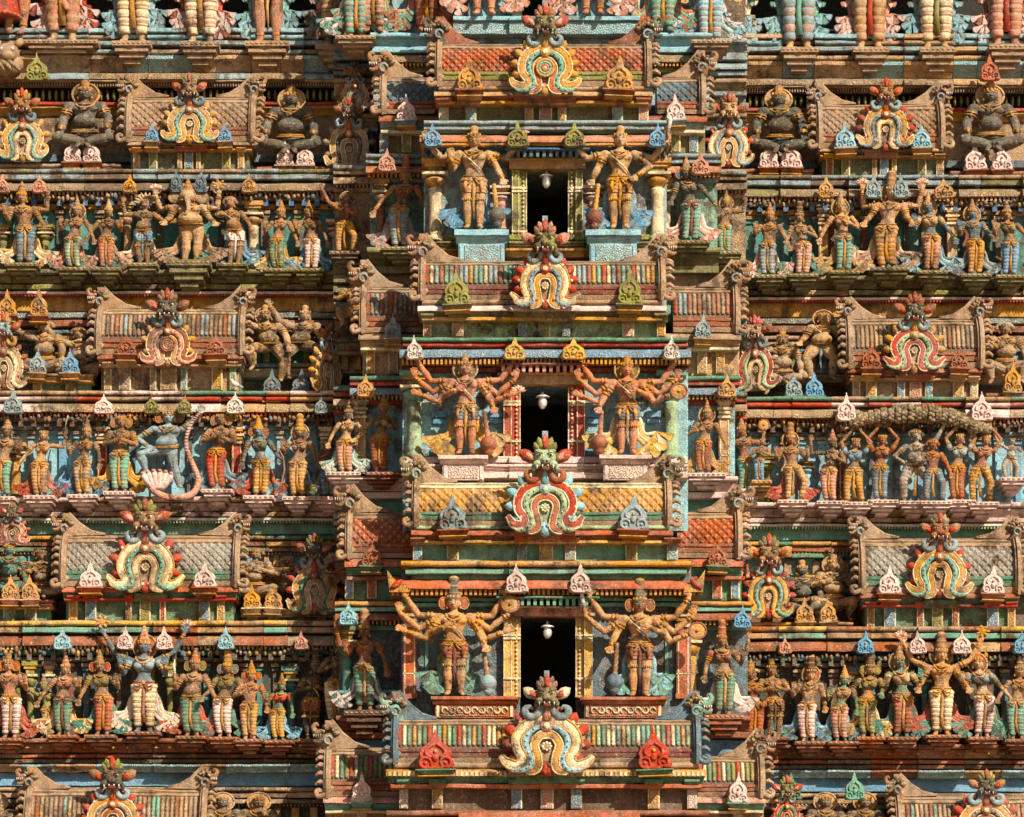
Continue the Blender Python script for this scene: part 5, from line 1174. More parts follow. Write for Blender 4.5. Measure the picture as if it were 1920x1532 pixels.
# ---------------------------------------------------------------- flanking bays
def flank(side):
    L = side == 'left'
    X = {3: (722, 815), 2: (684, 800), 1: (658, 790), 0: (618, 745)} if L else {3: (1232, 1314), 2: (1262, 1378), 1: (1270, 1382), 0: (1308, 1424)}
    RT = {3: (138, 212, 250, 285), 2: (533, 622, 657, 700), 1: (957, 1045, 1087, 1122), 0: ((1402 if L else 1418), 1492, 1525, 1560)}
    for j in range(4):
        y = base(j - 1) + FL - .15; x0, x1 = X[j]; top, eav, c1, c2 = RT[j]
        tile, tc = {3: ('scale', ('slateblue', 'stone')), 2: ('stripe', ('red', 'stone', 'bluegrey', 'rust', 'stone', 'orange')), 1: ('scale', ('terracotta', 'cream')), 0: ('stripe', ('red', 'cream', 'green', 'olive'))}[j]
        pos = {3: 'beside the upper doorway roof', 2: 'beside the red and cream ribbed roof', 1: 'beside the yellow roof', 0: 'beside the lowest roof'}[j]
        r = roof(x0, x1, top, eav, y - .1, .5, tile, tc, 'stone', 'rust', '', ('stone', 'pink'), 'stone', 'brown', (1, 0) if L else (0, 1), None, 52, 72)
        reg(r, '%s barrel roof of a narrow bay' % {3: 'blue-grey diamond-tiled', 2: 'red ribbed', 1: 'orange diamond-tiled', 0: 'red and green ribbed'}[j], '%s on its %s' % (pos, side))
        t = thing('shrine_base', '', 'shrine base', W((x0 + x1) / 2, c2, y), 'pilastered bases under the barrel roofs'); reg(t, 'narrow pilastered base', '%s on its %s' % (pos, side))
        S = Site(t); dc = c1 - eav; cn = {3: ('rust', 'bluegrey', 'cream'), 2: ('stone', 'tan', 'cream'), 1: ('orange', 'green', 'rust'), 0: ('pink', 'sea', 'cream')}[j]
        a, c = (x0 - 12, x1 + 20) if L else (x0 - 20, x1 + 12)
        S.mold('cornice', a, c, eav + 2, eav + dc * .42, y - .22, cn[0], 'kapota', .9); S.mold('cornice', a + 3, c - 3, eav + dc * .46, eav + dc * .78, y - .16, cn[1], 'step', .9); S.mold('cornice', a + 4, c - 4, eav + dc * .84, c1, y - .18, cn[2], 'flat', .9)
        S.box('wall', a + 8, c - 4, c1 - 2, c2 + 4, y + .04, y + 1.4, {3: 'moss', 2: 'tan', 1: 'green', 0: 'stone'}[j]); S.one('cornice')
        mid = {3: 762, 2: 737, 1: 697, 0: 678}[j] if L else {3: 1267, 2: 1317, 1: 1345, 0: 1383}[j]
        pc = {3: ('olive', 'blue'), 2: ('tan', 'ochre'), 1: ('red', 'blue'), 0: ('palepink', 'ochre')}[j]
        for px, w, cc in ((mid, 18, pc[0]), (mid + (-42 if L else 34), 16, pc[1])):
            if a + 8 < px < c - 4: pilaster(S, px, w, c1, c2, y - .06, cc)
        S.done()
        fcol = {3: 'palepink', 2: 'bluegrey', 1: 'rust', 0: 'palepink'}[j]
        reg(finial(mid, eav + dc * .42, {3: 38, 2: 34, 1: 40, 0: 40}[j], {3: 50, 2: 48, 1: 46, 0: 56}[j], y - .34, fcol, cap=cn[1]), '%s leaf finial' % CW[fcol], 'on the narrow %s bay roof %s' % (side, pos))
    for k in range(4):
        y = base(k) + FL; x0, x1 = ({3: (700, 860), 2: (694, 815), 1: (664, 790), 0: (636, 770)} if L else {3: (1190, 1330), 2: (1235, 1345), 1: (1262, 1378), 0: (1285, 1402)})[k]
        l0, p0, p1, e1 = {3: (-460, 60, 98, 142), 2: (287, 462, 512, 545), 1: (704, 892, 934, 975), 0: (1127, 1342, 1384, 1430)}[k]
        t = thing('storey_wall', '', 'wall', W((x0 + x1) / 2, p1, y + .5), 'storey walls of the tower'); reg(t, '%s wall of the narrow %s bay in the %s storey' % ({0: 'green', 1: 'pale blue', 2: 'sea green', 3: 'light blue'}[k], side, TN[k]), 'behind its statue')
        S = Site(t); S.box('wall', x0, x1, l0 + 6, e1 + 60, y, y + 2.2, {3: 'lightblue!', 2: 'sea!', 1: 'lightblue!', 0: 'slateblue!'}[k]); S.one('wall')
        C = {0: ('ochre', 'sea', 'rust', 'ochre'), 1: ('green', 'red', 'blue#', 'ochre'), 2: ('bluegrey', 'bluegrey', 'salmon', 'ochre'), 3: ('stone', 'stone', 'stone', 'stone')}[k]
        if k < 3:
            for a, b, pr, cc, pf in ((0, 9, .42, C[0], 'roll'), (11, 19, .36, C[1], 'flat'), (21, 36, .40, C[2], 'kapota')): S.mold('cornice', x0 - 8, x1 + 8, l0 + a, l0 + b, y - pr, cc, pf, pr + .3)
            S.dent('dentils', x0 - 6, x1 + 6, l0 + 37, l0 + 45, y - .34, 8, C[3]); S.mold('frieze', x0, x1, l0 + 46, l0 + 54, y - .15, C[1])
        pc = {0: 'rust', 1: 'palepink', 2: 'moss', 3: 'lightblue'}[k]; hh = p1 - p0
        S.mold('plinth', x0 - 6, x1 + 6, p0, p0 + hh * .25, y - .50, pc, 'roll', .8); S.mold('plinth', x0 - 3, x1 + 3, p0 + hh * .3, p0 + hh * .65, y - .40, pc, 'cove', .7); S.mold('plinth', x0 - 3, x1 + 3, p0 + hh * .72, p0 + hh, y - .36, pc, 'flat', .6)
        if k == 3:
            S.mold('plinth', x0, x1, 100, 116, y - .45, 'stone#', 'kapota', .7); S.dent('dentils', x0, x1, 117, 124, y - .42, 7, 'ochre'); S.mold('plinth', x0, x1, 126, 136, y - .3, 'olive', 'flat', .6)
        else: S.mold('band', x0, x1, p1 + 3, e1 + 10, y - .15, {0: 'blue', 1: 'sea', 2: 'stone'}[k], 'flat', .6)
        S.one('plinth')
        xx = {2: 706, 1: 680, 0: 652}[k] if L and k < 3 else {2: 1336, 1: 1362, 0: 1392}.get(k)
        if k < 3:
            if k == 0: column(S, 650 if L else 1296, 20, 1176, 1342, y - .25, 'teal' if L else 'ochre', False, 'green' if L else 'ochre')
            elif k == 1: column(S, 676 if L else 1358, 20, 752, 892, y - .2, 'tan', True, 'cream')
            else: column(S, 714 if L else 1250, 16, 336, 462, y - .2, 'maroon' if L else 'cream', False, 'stone')
            fx, fy, fcx = {(1, 0): (653, 1172, 'lightblue'), (0, 0): (1391, 1178, 'blue'), (1, 1): (685, 745, 'ochre'), (0, 1): (1362, 745, 'ochre'), (1, 2): (725, 322, 'pink'), (0, 2): (1313, 328, 'pink')}[(1 if L else 0, k)]
            reg(finial(fx, fy, 36, 42, y - .55, fcx, cap=None), '%s leaf finial' % CW[fcx], 'on the cornice of the narrow %s bay in the %s storey' % (side, TN[k]))
        S.done()
flank('left'); flank('right')

# solid masonry core behind everything and the tower below the picture
r_ = thing('tower_core', 'Stepped masonry body of the temple tower behind all the storeys', 'tower', (0, 4, 0))
S = Site(r_)
for k in range(-1, 3):
    y = base(k) + 1.1; pb = {-1: 1950, 0: 1480, 1: 1010, 2: 620}[k]; pt = {-1: 1440, 0: 1010, 1: 620, 2: 180}[k]
    S.box('body', -90, 2010, pt, pb, y + .02, y + 5, 'darkstone')
S.box('body', -90, 2010, -500, 250, base(3) + 3.1, base(3) + 6, 'soot')  # top block painted near-black to continue the hall's shade
S.one('body')
b = S.b('lower_body'); z0 = W(0, 1640, 0).z
b.box(-10.4, 10.4, -1.2 - 0, 7, -0.0, z0 - .0, 'stone!'); b.box(-3.2, 3.2, -2.9, 2, -0.0, z0 + .2, 'stone!')
b.box(-10.8, 10.8, -1.5, 7.2, 3.5, 4.1, 'tan'); b.box(-10.7, 10.7, -1.4, 7.2, 8.2, 8.6, 'tan')
b.v = [(x, yy - 4, z) for x, yy, z in b.v]
S.done()
# ---------------------------------------------------------------- statue rows
RN = {('L', 0): 'in the lowest statue row of the left wing', ('L', 1): 'in the third statue row of the left wing', ('L', 2): 'in the second statue row of the left wing', ('L', 3): 'in the cut-off top row of the left wing',
      ('R', 0): 'in the lowest statue row of the right wing', ('R', 1): 'in the third statue row of the right wing', ('R', 2): 'in the second statue row of the right wing', ('R', 3): 'in the cut-off top row of the right wing'}
def row(side, k, ped, items, off=-.46):
    for it in items:
        x, foot, H, skin, l1, l2, arms = it[:7]; kw = dict(it[7]) if len(it) > 7 else {}
        if k == 3: kw.setdefault('dw', .34); kw.setdefault('pl', .72); kw.setdefault('bulk', 1.)
        kw.setdefault('bulk', 1.13 if len(it) < 8 or not kw.get('extra') else 1.2); H = H * 1.04 if k < 3 else H
        look = kw.pop('look', None); o_ = kw.pop('off', 0)
        kw.setdefault('ped', ped); kw.setdefault('pedw', 46)
        f = figure(x, foot, H, base(k) + off + o_, skin=skin + '!', lw=(l1, l2) if l1 else None, arms=arms, row='statues standing in rows on the ledges', **kw)
        reg(f, look or '%s statue in %s%s leg cloth' % (CW[skin], 'ringed ' if not kw.get('short') else 'short ', CW[l1] if l1 else 'plain'), RN[(side, k)])
AD, AB, AG = ('away', 'bless'), ('bless', 'away'), ('give', 'bless')
m_ = dict(sex='m')
row('L', 0, 'rust', [
 (18, 1386, 142, 'salmon', 'palepink', 'pink', ('down', 'bless'), dict(sex='m', crown='bun', ear='orange', drape=('orange', 'red'))),
 (120, 1380, 128, 'brown', 'green', 'sea', AD, dict(top='rust', drape=('cream', 'ochre'), cc='rust', sash='maroon')),
 (191, 1380, 134, 'brown', 'orange', 'rust', AD, dict(top='moss', ear='red', cc='brown', drape=('green', 'teal'))),
 (270, 1374, 166, 'slateblue', 'cream', 'ochre', ('bless', 'bless'), dict(extra=((-1, 'raise'), (1, 'raise')), hold=((-1, 'disc'), (1, 'flower')), cc='pink', halo='rust', top='bluegrey', drape=('palepink', 'cream'), pedw=54, sash='rust')),
 (361, 1382, 138, 'brown', 'green', 'sea', ('bless', 'away'), dict(sex='m', belly=.4, cc='orange', crown='cone', hold=((-1, 'blade'),), drape=('orange', 'red'), ear='moss')),
 (422, 1384, 134, 'brown', 'palepink', 'pink', ('give', 'away'), dict(top='moss', ear='slateblue', cc='ochre', crown='tall', drape=('green', 'teal'))),
 (469, 1388, 124, 'salmon', 'ochre', 'tan', ('chest', 'down'), dict(sex='m', ear='orange', cc='gold')),
 (524, 1390, 106, 'green', 'yellow', 'ochre', ('bless', 'down'), dict(top='red', cc='gold', drape=('lightblue', 'blue'))),
 (588, 1388, 138, 'black', 'rust', 'rust', ('pray', 'pray'), dict(sex='m', short=True, cc='black', crown='tall')),  # skin and crown painted black for the shade falling on this figure
 (634, 1360, 150, 'darkbrown', 'cream', 'tan', ('chest', 'down'), dict(off=-.3, cc='darkbrown')),
 (87, 1384, 100, 'olive', 'tan', 'darkgrey', ('raise', 'down'), dict(off=.15, cc='darkgrey', hold=((-1, 'stick'),), ped=None, look='small olive statue raising a stick'))])
row('R', 0, 'rust', [
 (1412, 1392, 130, 'rust', 'orange', 'red', ('down', 'hip'), dict(cc='brown', pedw=36)),
 (1450, 1384, 130, 'brown', 'maroon', 'darkbrown', ('pray', 'pray'), dict(sex='m', short=True, cc='darkbrown', crown='bun', look='brown praying statue in brown shorts')),
 (1516, 1392, 130, 'flesh', 'palepink', 'pink', ('bless', 'down'), dict(sex='m', cc='darkbrown', crown='tall', halo='orange', drape=('green', 'blue'))),
 (1578, 1392, 120, 'green', 'pink', 'palepink', ('bless', 'down'), dict(cc='gold', crown='cone', top='brown', drape=('blue', 'lightblue'))),
 (1628, 1384, 132, 'flesh', 'olive', 'palegreen', ('away', 'bless'), dict(top='moss', cc='darkstone', crown='tall', drape=('ochre', 'cream'), ear='olive')),
 (1690, 1384, 146, 'green', 'orange', 'rust', ('give', 'bless'), dict(top='tan', cc='brown', crown='cone', drape=('teal', 'green'), halo='moss')),
 (1765, 1380, 156, 'flesh', 'cream', 'ochre', ('give', 'give'), dict(sex='m', extra=((-1, 'raise'), (1, 'raise')), hold=((-1, 'flower'), (1, 'disc')), cc='brown', crown='tall', halo='moss', drape=('orange', 'red'), pedw=54)),
 (1840, 1384, 144, 'tan', 'palepink', 'pink', ('bless', 'away'), dict(top='bluegrey', cc='rust', crown='cone', halo='maroon', drape=('sea', 'green'))),
 (1908, 1388, 132, 'brown', 'sea', 'green', ('give', 'away'), dict(cc='darkbrown', drape=('teal', 'green')))])
row('L', 1, 'palepink', [
 (8, 936, 130, 'brown', 'sea', 'green', ('down', 'bless'), dict(sex='m', pedw=40)),
 (78, 934, 120, 'flesh', 'flesh', 'tan', ('away', 'up'), dict(hold=((1, 'stick'),), cc='ochre', crown='none', drape=('red', 'orange'), look='tan woman statue raising a stick')),
 (158, 932, 122, 'brown', 'tan', 'ochre', ('bless', 'down'), dict(cc='brown', drape=('deepblue', 'blue'))),
 (226, 926, 138, 'brown', 'sea', 'palegreen', ('pray', 'pray'), dict(sex='m', cc='gold', crown='none', ear='brown', drape=('ochre', 'yellow'), look='brown statue praying in pale green leg cloth')),
 (410, 922, 138, 'brown', 'red', 'rust', ('pray', 'pray'), dict(sex='m', cc='gold', crown='none', ear='brown', drape=('slateblue', 'bluegrey'), look='brown statue praying in red leg cloth')),
 (487, 934, 128, 'slateblue', 'ochre', 'cream', ('down', 'give'), dict(hold=((1, 'bow'),), cc='gold', crown='cone', drape=('red', 'orange'), ear='rust', top='teal')),
 (560, 936, 128, 'brown', 'ochre', 'tan', ('bless', 'away'), dict(cc='gold', crown='tall', halo='tan', drape=('slateblue', 'bluegrey'))),
 (618, 936, 110, 'maroon', 'blue', 'deepblue', ('chest', 'down'), dict(cc='maroon', sex='m', drape=('olive', 'moss')))])
# the pale blue dancer on the serpent
f = figure(316, 916, 142, base(1) - .38, skin='bluegrey', lw=None, legs=('lift', 'apart'), bulk=1.5, arms=('hip', ((.19, -.02, .86), (.27, -.06, .97), (.2, 0, 1))), sex='m', crown='bun', cc='brown', ear='rust', belly=.5, lean=-.02, ped=None, row='statues standing in rows on the ledges')
reg(f, 'pale blue plump dancer with one foot on a serpent hood', 'in the middle of the third row, left wing')
y = base(1) - .55; r_ = thing('serpent', 'pale pink hooded serpent whose tail the blue dancer lifts', 'serpent', W(316, 935, y)); b = MB(); o = W(316, 935, y)
P = [W(px, py, y + dd) - o for px, py, dd in ((381, 772, .05), (366, 784, -.02), (352, 810, -.06), (350, 840, -.08), (362, 872, -.08), (372, 900, -.05), (362, 925, -.05), (332, 934, -.1), (300, 928, -.12), (282, 912, -.1), (278, 892, -.1))]
sp = smooth(P, 5); n = len(sp); b.tube(sp, [.024 + .044 * min(1, i / n * 1.6) for i in range(n)], 'pink!', 10)
for i in range(2, n - 1): b.ell(sp[i] + Vector((0, -.03, 0)), (.035 + .03 * i / n, .035, .012), 'palepink', 7, 4)
b.build('body', r_); b = MB()
for i in range(6):
    a = PI * (.28 + .44 * i / 5); c = W(296, 905, y - .12) - o
    e = (c.x + math.cos(a) * .42 - .02, c.y, c.z + math.sin(a) * .22)
    b.tube(smooth([(c.x + math.cos(a) * .1, c.y, c.z - .12), (c.x + math.cos(a) * .3, c.y - .02, c.z + .02), e], 3), [.05, .055, .06, .06, .065, .06, .04], 'palepink', 8); b.ell((e[0], e[1] - .03, e[2]), (.045, .05, .035), 'pink', 7, 5)
b.build('hood', r_)
row('R', 1, 'palepink', [
 (1395, 925, 118, 'rust', 'sea', 'green', ('down', 'up'), dict(sex='m', cc='brown', hold=((1, 'shield'),), off=-.25)),
 (1426, 905, 78, 'brown', 'blue', 'deepblue', ('pray', 'pray'), dict(sex='m', off=-.5, ped='ochre', pedw=30, crown='none')),
 (1484, 942, 120, 'brown', 'ochre', 'cream', ('bless', 'bless'), dict(sex='m', cc='brown', crown='tall', drape=('red', 'orange'), halo='darkbrown', legs=('stand', 'bent'), look='brown flute player statue in ochre leg cloth')),
 (1557, 944, 116, 'brown', 'pink', 'salmon', ('up', 'chest'), dict(cc='rust', sex='f')),
 (1604, 946, 118, 'brown', 'ochre', 'tan', ('over', 'over'), dict(top='blue', cc='gold', crown='none', legs=('apart', 'apart'), lean=-.03, look='blue-topped woman lifting arms, yellow leg cloth')),
 (1652, 942, 120, 'rust', 'slateblue', 'bluegrey', ('over', 'over'), dict(top='rust', cc='gold', crown='none', look='red-brown woman lifting arms, blue leg cloth')),
 (1712, 944, 130, 'grey', 'grey', 'stone', ('hip', 'raise'), dict(sex='m', belly=1., lean=.05, legs=('bent', 'bent'), cc='darkgrey', crown='curl', look='grey pot-bellied giant statue wrestling')),
 (1752, 944, 112, 'rust', 'slateblue', 'bluegrey', ('chest', 'away'), dict(sex='m', lean=-.05, legs=('apart', 'bent'), cc='rust', crown='curl', off=-.15, look='rust red wrestler statue in grey-blue trousers')),
 (1797, 942, 122, 'brown', 'rust', 'orange', ('over', 'over'), dict(top='bluegrey', cc='gold', crown='none', look='grey-topped woman lifting arms, orange leg cloth')),
 (1840, 946, 124, 'rust', 'ochre', 'cream', ('over', 'over'), dict(cc='gold', crown='none', legs=('apart', 'bent'), lean=.03, look='leaning woman lifting arms, yellow leg cloth')),
 (1896, 900, 74, 'grey', 'grey', 'grey', ('raise', 'hip'), dict(sex='m', belly=.6, crown='none', cc='darkgrey', ped='palepink', pedw=40, legs=('bent', 'bent'), look='small grey club-swinging figure'))])
# rocky mass they lift
y = base(1) - .62; o = W(1725, 800, y); r_ = thing('carved_hill', 'long lumpy grey brown carved hill held up by women with arms overhead', 'carved hill', o); b = MB()
P = [(1596, 800), (1630, 790), (1680, 786), (1730, 784), (1780, 790), (1820, 805), (1850, 812)]
sp = smooth([W(px, py - 8, y + .1) - o for px, py in P], 4); b.tube(sp, [.05 + .07 * math.sin(PI * i / (len(sp) - 1)) for i in range(len(sp))], 'stone!', 10)
for i in range(0, len(sp)):
    q = sp[i]; rr = (.055 + .075 * math.sin(PI * i / (len(sp) - 1))) * random.uniform(.8, 1.25)
    for j_ in range(7):
        for h_ in (0, .5):
            a = PI * (1.0 + .16 * (j_ + h_)); b.ell((q.x + h_ * .09, q.y + math.sin(a) * rr, q.z + math.cos(a) * rr + random.uniform(-.015, .015)), (random.uniform(.04, .065), .045, random.uniform(.035, .055)), ('stone!', 'darkstone!', 'moss!')[(i + j_) % 3], 7, 5)
b.build('rocks', r_)
row('L', 2, 'moss', [
 (45, 500, 132, 'brown', 'slateblue', 'bluegrey', ('bless', 'give'), dict(sex='m', extra=((1, 'up'), (-1, 'up')), cc='brown', drape=('cream', 'ochre'), pedw=50)),
 (140, 508, 114, 'brown', 'palegreen', 'bluegrey', ('bless', 'away'), dict(halo='darkbrown', cc='brown', drape=('pink', 'rust'))),
 (201, 508, 112, 'brown', 'orange', 'tan', ('away', 'bless'), dict(cc='tan', drape=('moss', 'stone'))),
 (270, 500, 120, 'brown', 'blue', 'bluegrey', ('up', 'out'), dict(sex='m', head='lion', crown='fan', cc='tan', short=True, belly=.5, drape=('pink', 'cream'), look='lion-faced brown statue in blue shorts')),
 (437, 500, 122, 'brown', 'palepink', 'white', ('up', 'down'), dict(sex='m', head='lion', crown='curl', cc='brown', short=True, belly=.6, drape=('blue', 'slateblue'), look='brown pot-bellied statue in white shorts')),
 (523, 510, 112, 'brown', 'green', 'palegreen', ('bless', 'away'), dict(cc='brown', drape=('cream', 'ochre'))),
 (582, 510, 112, 'brown', 'palepink', 'pink', ('bless', 'down'), dict(cc='brown', drape=('blue', 'slateblue'))),
 (648, 478, 108, 'rust', 'ochre', 'tan', ('raise', 'chest'), dict(sex='m', cc='darkbrown', crown='curl', halo='darkbrown', legs=('apart', 'bent'), off=-.35, ped='darkstone', look='shaded brown attacking statue leaning over a pillar'))])
for i in range(0): pass
f = figure(356, 494, 134, base(2) - .56, skin='tan', lw=None, arms=('give', 'give'), extra=((-1, 'up'), (1, 'up')), sex='m', head='elephant', crown='cone', cc='brown', belly=1.1, bulk=1.5, halo='stone', ped='moss', pedw=66, pedh=50, drape=('stone', 'tan'), row='statues standing in rows on the ledges', hold=((-1, 'flower'), (1, 'disc')))
reg(f, 'tan elephant-headed pot-bellied statue', 'in the middle of the second statue row, left wing')
row('R', 2, 'moss', [
 (1360, 478, 100, 'brown', 'sea', 'moss', ('chest', 'up'), dict(sex='m', cc='gold', halo='brown', off=-.4)),
 (1441, 522, 118, 'brown', 'bluegrey', 'slateblue', AB, dict(sex='m', cc='brown', drape=('pink', 'palepink'))),
 (1503, 520, 114, 'brown', 'pink', 'palepink', ('give', 'chest'), dict(cc='darkbrown', crown='tall', drape=('green', 'teal'))),
 (1580, 514, 128, 'flesh', 'sea', 'slateblue', ('away', 'chest'), dict(cc='tan', halo='moss', drape=('ochre', 'tan'))),
 (1666, 508, 150, 'flesh', 'ochre', 'pink', ('give', 'give'), dict(sex='m', extra=((-1, 'up'), (1, 'up')), hold=((-1, 'flower'), (1, 'flower')), cc='brown', crown='tall', halo='brown', drape=('pink', 'cream'), pedw=58)),
 (1744, 514, 128, 'slateblue', 'pink', 'salmon', ('bless', 'away'), dict(top='tan', cc='ochre', halo='tan', drape=('lightblue', 'slateblue'))),
 (1826, 520, 122, 'slateblue', 'ochre', 'orange', ('bless', 'give'), dict(sex='m', cc='brown', halo='brown', drape=('slateblue', 'grey'))),
 (1891, 522, 122, 'brown', 'blue', 'slateblue', ('bless', 'away'), dict(cc='darkstone', top='moss'))])
row('L', 3, 'stone', [
 (72, 68, 290, 'salmon', None, None, ('down', 'down'), dict(sex='m', legs=('apart', 'lift'), ped=None, look='large salmon pink figure with bent leg')),
 (118, 84, 330, 'tan', 'salmon', 'tan', ('down', 'bless'), dict(sex='m', pedw=112, drape=('palepink', 'red'), pedh=30)),
 (250, 86, 300, 'tan', 'cream', 'tan', ('down', 'bless'), dict(pedw=58, pedh=40, drape=('lightblue', 'bluegrey'))),
 (377, 88, 300, 'tan', 'cream', 'pink', ('down', 'bless'), dict(pedw=58, pedh=40, drape=('palepink', 'red'))),
 (503, 86, 290, 'salmon', 'ochre', 'yellow', ('down', 'bless'), dict(sex='m', pedw=66, pedh=44, short=True, belly=.5, drape=('lightblue', 'sea'))),
 (632, 92, 300, 'tan', 'tan', 'rust', ('down', 'bless'), dict(pedw=62, pedh=42, drape=('bluegrey', 'pink')))], off=-.34)
row('R', 3, 'stone', [
 (1368, 98, 310, 'tan', 'palepink', 'pink', ('down', 'bless'), dict(pedw=56, pedh=42, drape=('lightblue', 'cream'), sash='red')),
 (1497, 98, 300, 'tan', 'bluegrey', 'pink', ('down', 'bless'), dict(pedw=56, pedh=42, drape=('lightblue', 'sea'), sash='sea')),
 (1630, 98, 300, 'tan', 'tan', 'pink', ('down', 'bless'), dict(pedw=54, pedh=42, drape=('palepink', 'pink'), sash='red')),
 (1755, 98, 300, 'tan', 'cream', 'pink', ('down', 'bless'), dict(pedw=54, pedh=42, drape=('lightblue', 'bluegrey'), sash='olive')),
 (1886, 92, 300, 'salmon', 'pink', 'salmon', ('down', 'bless'), dict(pedw=58, pedh=44, drape=('palepink', 'rust'), sash='red'))], off=-.34)

# seated and dancing figures in the shrine zones
def sit(side, k, place, px, py, H, skin, look, arms=('knee', 'knee'), legs=('sit', 'sit'), **kw):
    kw.setdefault('ped', None); kw.setdefault('crown', 'none'); kw.setdefault('cc', skin)
    kw.setdefault('bulk', 1.42); kw.setdefault('limb', 1.3); H *= 1.1; st = .30 if legs[0] in ('sit', 'squat') else 0
    f = figure(px, py, H, base(k) - (.62 if k == 3 else .42) + kw.pop('off', 0), skin=skin + '!', lw=kw.pop('lw', None), arms=arms, legs=legs, sex=kw.pop('sex', 'm'), seat=st, row='seated and dancing figures between the shrines', **kw)
    reg(f, look, place)
sit('L', 3, 'beside the brown roof, upper left', 160, 278, 146, 'darkgrey', 'large dark seated pot-bellied statue with round headdress', belly=.5, halo='darkbrown', crown='bun', cc='brown')
sit('L', 3, 'right of the brown roof, upper left', 545, 288, 146, 'slate', 'large dark green seated pot-bellied statue', belly=.9, halo='tan', crown='bun', cc='brown')
sit('R', 3, 'left of the brown roof, upper right', 1461, 288, 146, 'slate', 'black-green seated pot-bellied statue', belly=.9, halo='tan', crown='bun', cc='brown')
sit('R', 3, 'right of the brown roof, upper right', 1857, 284, 150, 'darkgrey', 'large dark seated statue with tall orange headdress', belly=.3, halo='stone', crown='bun', cc='stone')
sit('L', 2, 'in the left wing above the third statue row', 84, 696, 118, 'stone', 'dark dancing pot-bellied figure with red cloth', ('raise', 'knee'), ('squat', 'squat'), belly=.7, crown='curl', halo=None)
sit('L', 2, 'in the left wing above the third statue row', 148, 704, 112, 'stone', 'dark dancing figure with a blue raised arm', ('raise', 'hip'), ('squat', 'squat'), belly=.6, crown='curl', cc='darkstone')
sit('L', 2, 'right of the weathered ribbed roof, left wing', 503, 716, 120, 'tan', 'brown dancing dwarf with striped belly and raised arm', ('raise', 'knee'), ('lift', 'bent'), belly=.8, crown='bun', halo='tan')
sit('L', 2, 'nearest the dark gap, left wing', 566, 712, 116, 'stone', 'plump brown dancing dwarf with raised arm', ('raise', 'down'), ('bent', 'lift'), belly=.7, crown='bun', cc='tan')
sit('R', 2, 'left of the weathered ribbed roof, right wing', 1466, 720, 118, 'stone', 'brown seated dwarf leaning back', ('out', 'knee'), ('squat', 'sit'), belly=.6, crown='bun', cc='brown')
sit('R', 2, 'touching the weathered ribbed roof, right wing', 1541, 712, 112, 'tan', 'pot-bellied dwarf in blue loincloth', ('give', 'give'), ('bent', 'bent'), belly=1., halo='darkbrown', crown='none', lw=('slateblue', 'bluegrey'), short=True)
sit('R', 2, 'at the right edge above the third statue row', 1885, 700, 118, 'stone', 'pale brown seated dwarf with grey head', ('chest', 'knee'), ('squat', 'squat'), belly=.8, crown='curl', cc='grey')
sit('L', 1, 'above the lowest statue row at the left edge', 18, 1108, 110, 'teal', 'green seated figure', ('bless', 'knee'), belly=.4, cc='brown')
sit('L', 1, 'above the lowest statue row at the left edge', 78, 1118, 110, 'stone', 'dark brown seated figure leaning on the roof', ('chest', 'knee'), ('squat', 'sit'), belly=.4, crown='curl', cc='darkstone')
sit('L', 1, 'between the grey roof and the yellow gable, left wing', 478, 1118, 112, 'stone', 'brown crouching figure facing a small animal', ('pray', 'chest'), ('sit', 'squat'), belly=.5, crown='curl', cc='brown')
sit('L', 1, 'between the grey roof and the yellow gable, left wing', 536, 1112, 84, 'darkbrown', 'small brown crouching companion figure', ('chest', 'chest'), ('squat', 'squat'), crown='curl', cc='brown')
sit('R', 1, 'between the shaggy gable and the grey roof, right wing', 1504, 1148, 112, 'slate', 'dark blue-green seated figure', ('chest', 'knee'), belly=.5, crown='bun', cc='stone')
sit('R', 1, 'between the shaggy gable and the grey roof, right wing', 1562, 1142, 118, 'tan', 'tan pot-bellied seated figure', ('chest', 'bless'), ('squat', 'squat'), belly=.8, crown='bun', halo='tan', cc='brown')
for px, lk, wh in ((-8, 'L', 'at the bottom left corner'), (418, 'L', 'at the bottom edge, left wing'), (484, 'L', 'at the bottom edge, left wing'), (1548, 'R', 'at the bottom edge, right wing'), (1622, 'R', 'at the bottom edge, right wing')):
    sit(lk, 0, wh, px, 1592, 126, 'darkstone', 'dark round-headed figure seen to the chest', belly=.5, halo='tan', crown='none', cc='brown')

# statues of the narrow bays
def fl(k, px, py, H, skin, l1, l2, arms, look, where, **kw):
    f = figure(px, py, H, base(k) + FL - .40, skin=skin + '!', lw=(l1, l2), arms=arms, row='statues of the narrow bays', **kw); reg(f, look, where)
fl(2, 752, 470, 150, 'brown', 'bluegrey', 'slateblue', ('away', 'away'), 'brown woman statue with grey-blue leg cloth leaning left', 'left of the upper doorway', top='rust', cc='rust', drape=('pink', 'bluegrey'), ped='moss', lean=.03, crown='tall')
fl(2, 1292, 458, 142, 'slate', 'sea', 'bluegrey', ('give', 'away'), 'dark green woman statue with blue ear discs', 'right of the upper doorway', top='slate', cc='tan', ear='deepblue', drape=('pink', 'palepink'), ped='moss', sash='rust')
fl(1, 715, 890, 132, 'brown', 'rust', 'red', ('away', 'chest'), 'brown woman statue with red leg cloth', 'left of the middle doorway', top='moss', cc='brown', ped='maroon')
fl(1, 1322, 892, 122, 'brown', 'rust', 'orange', ('chest', 'away'), 'brown woman statue with orange-red leg cloth', 'right of the middle doorway', cc='brown', drape=('ochre', 'stone'), ped='palepink', halo='rust')
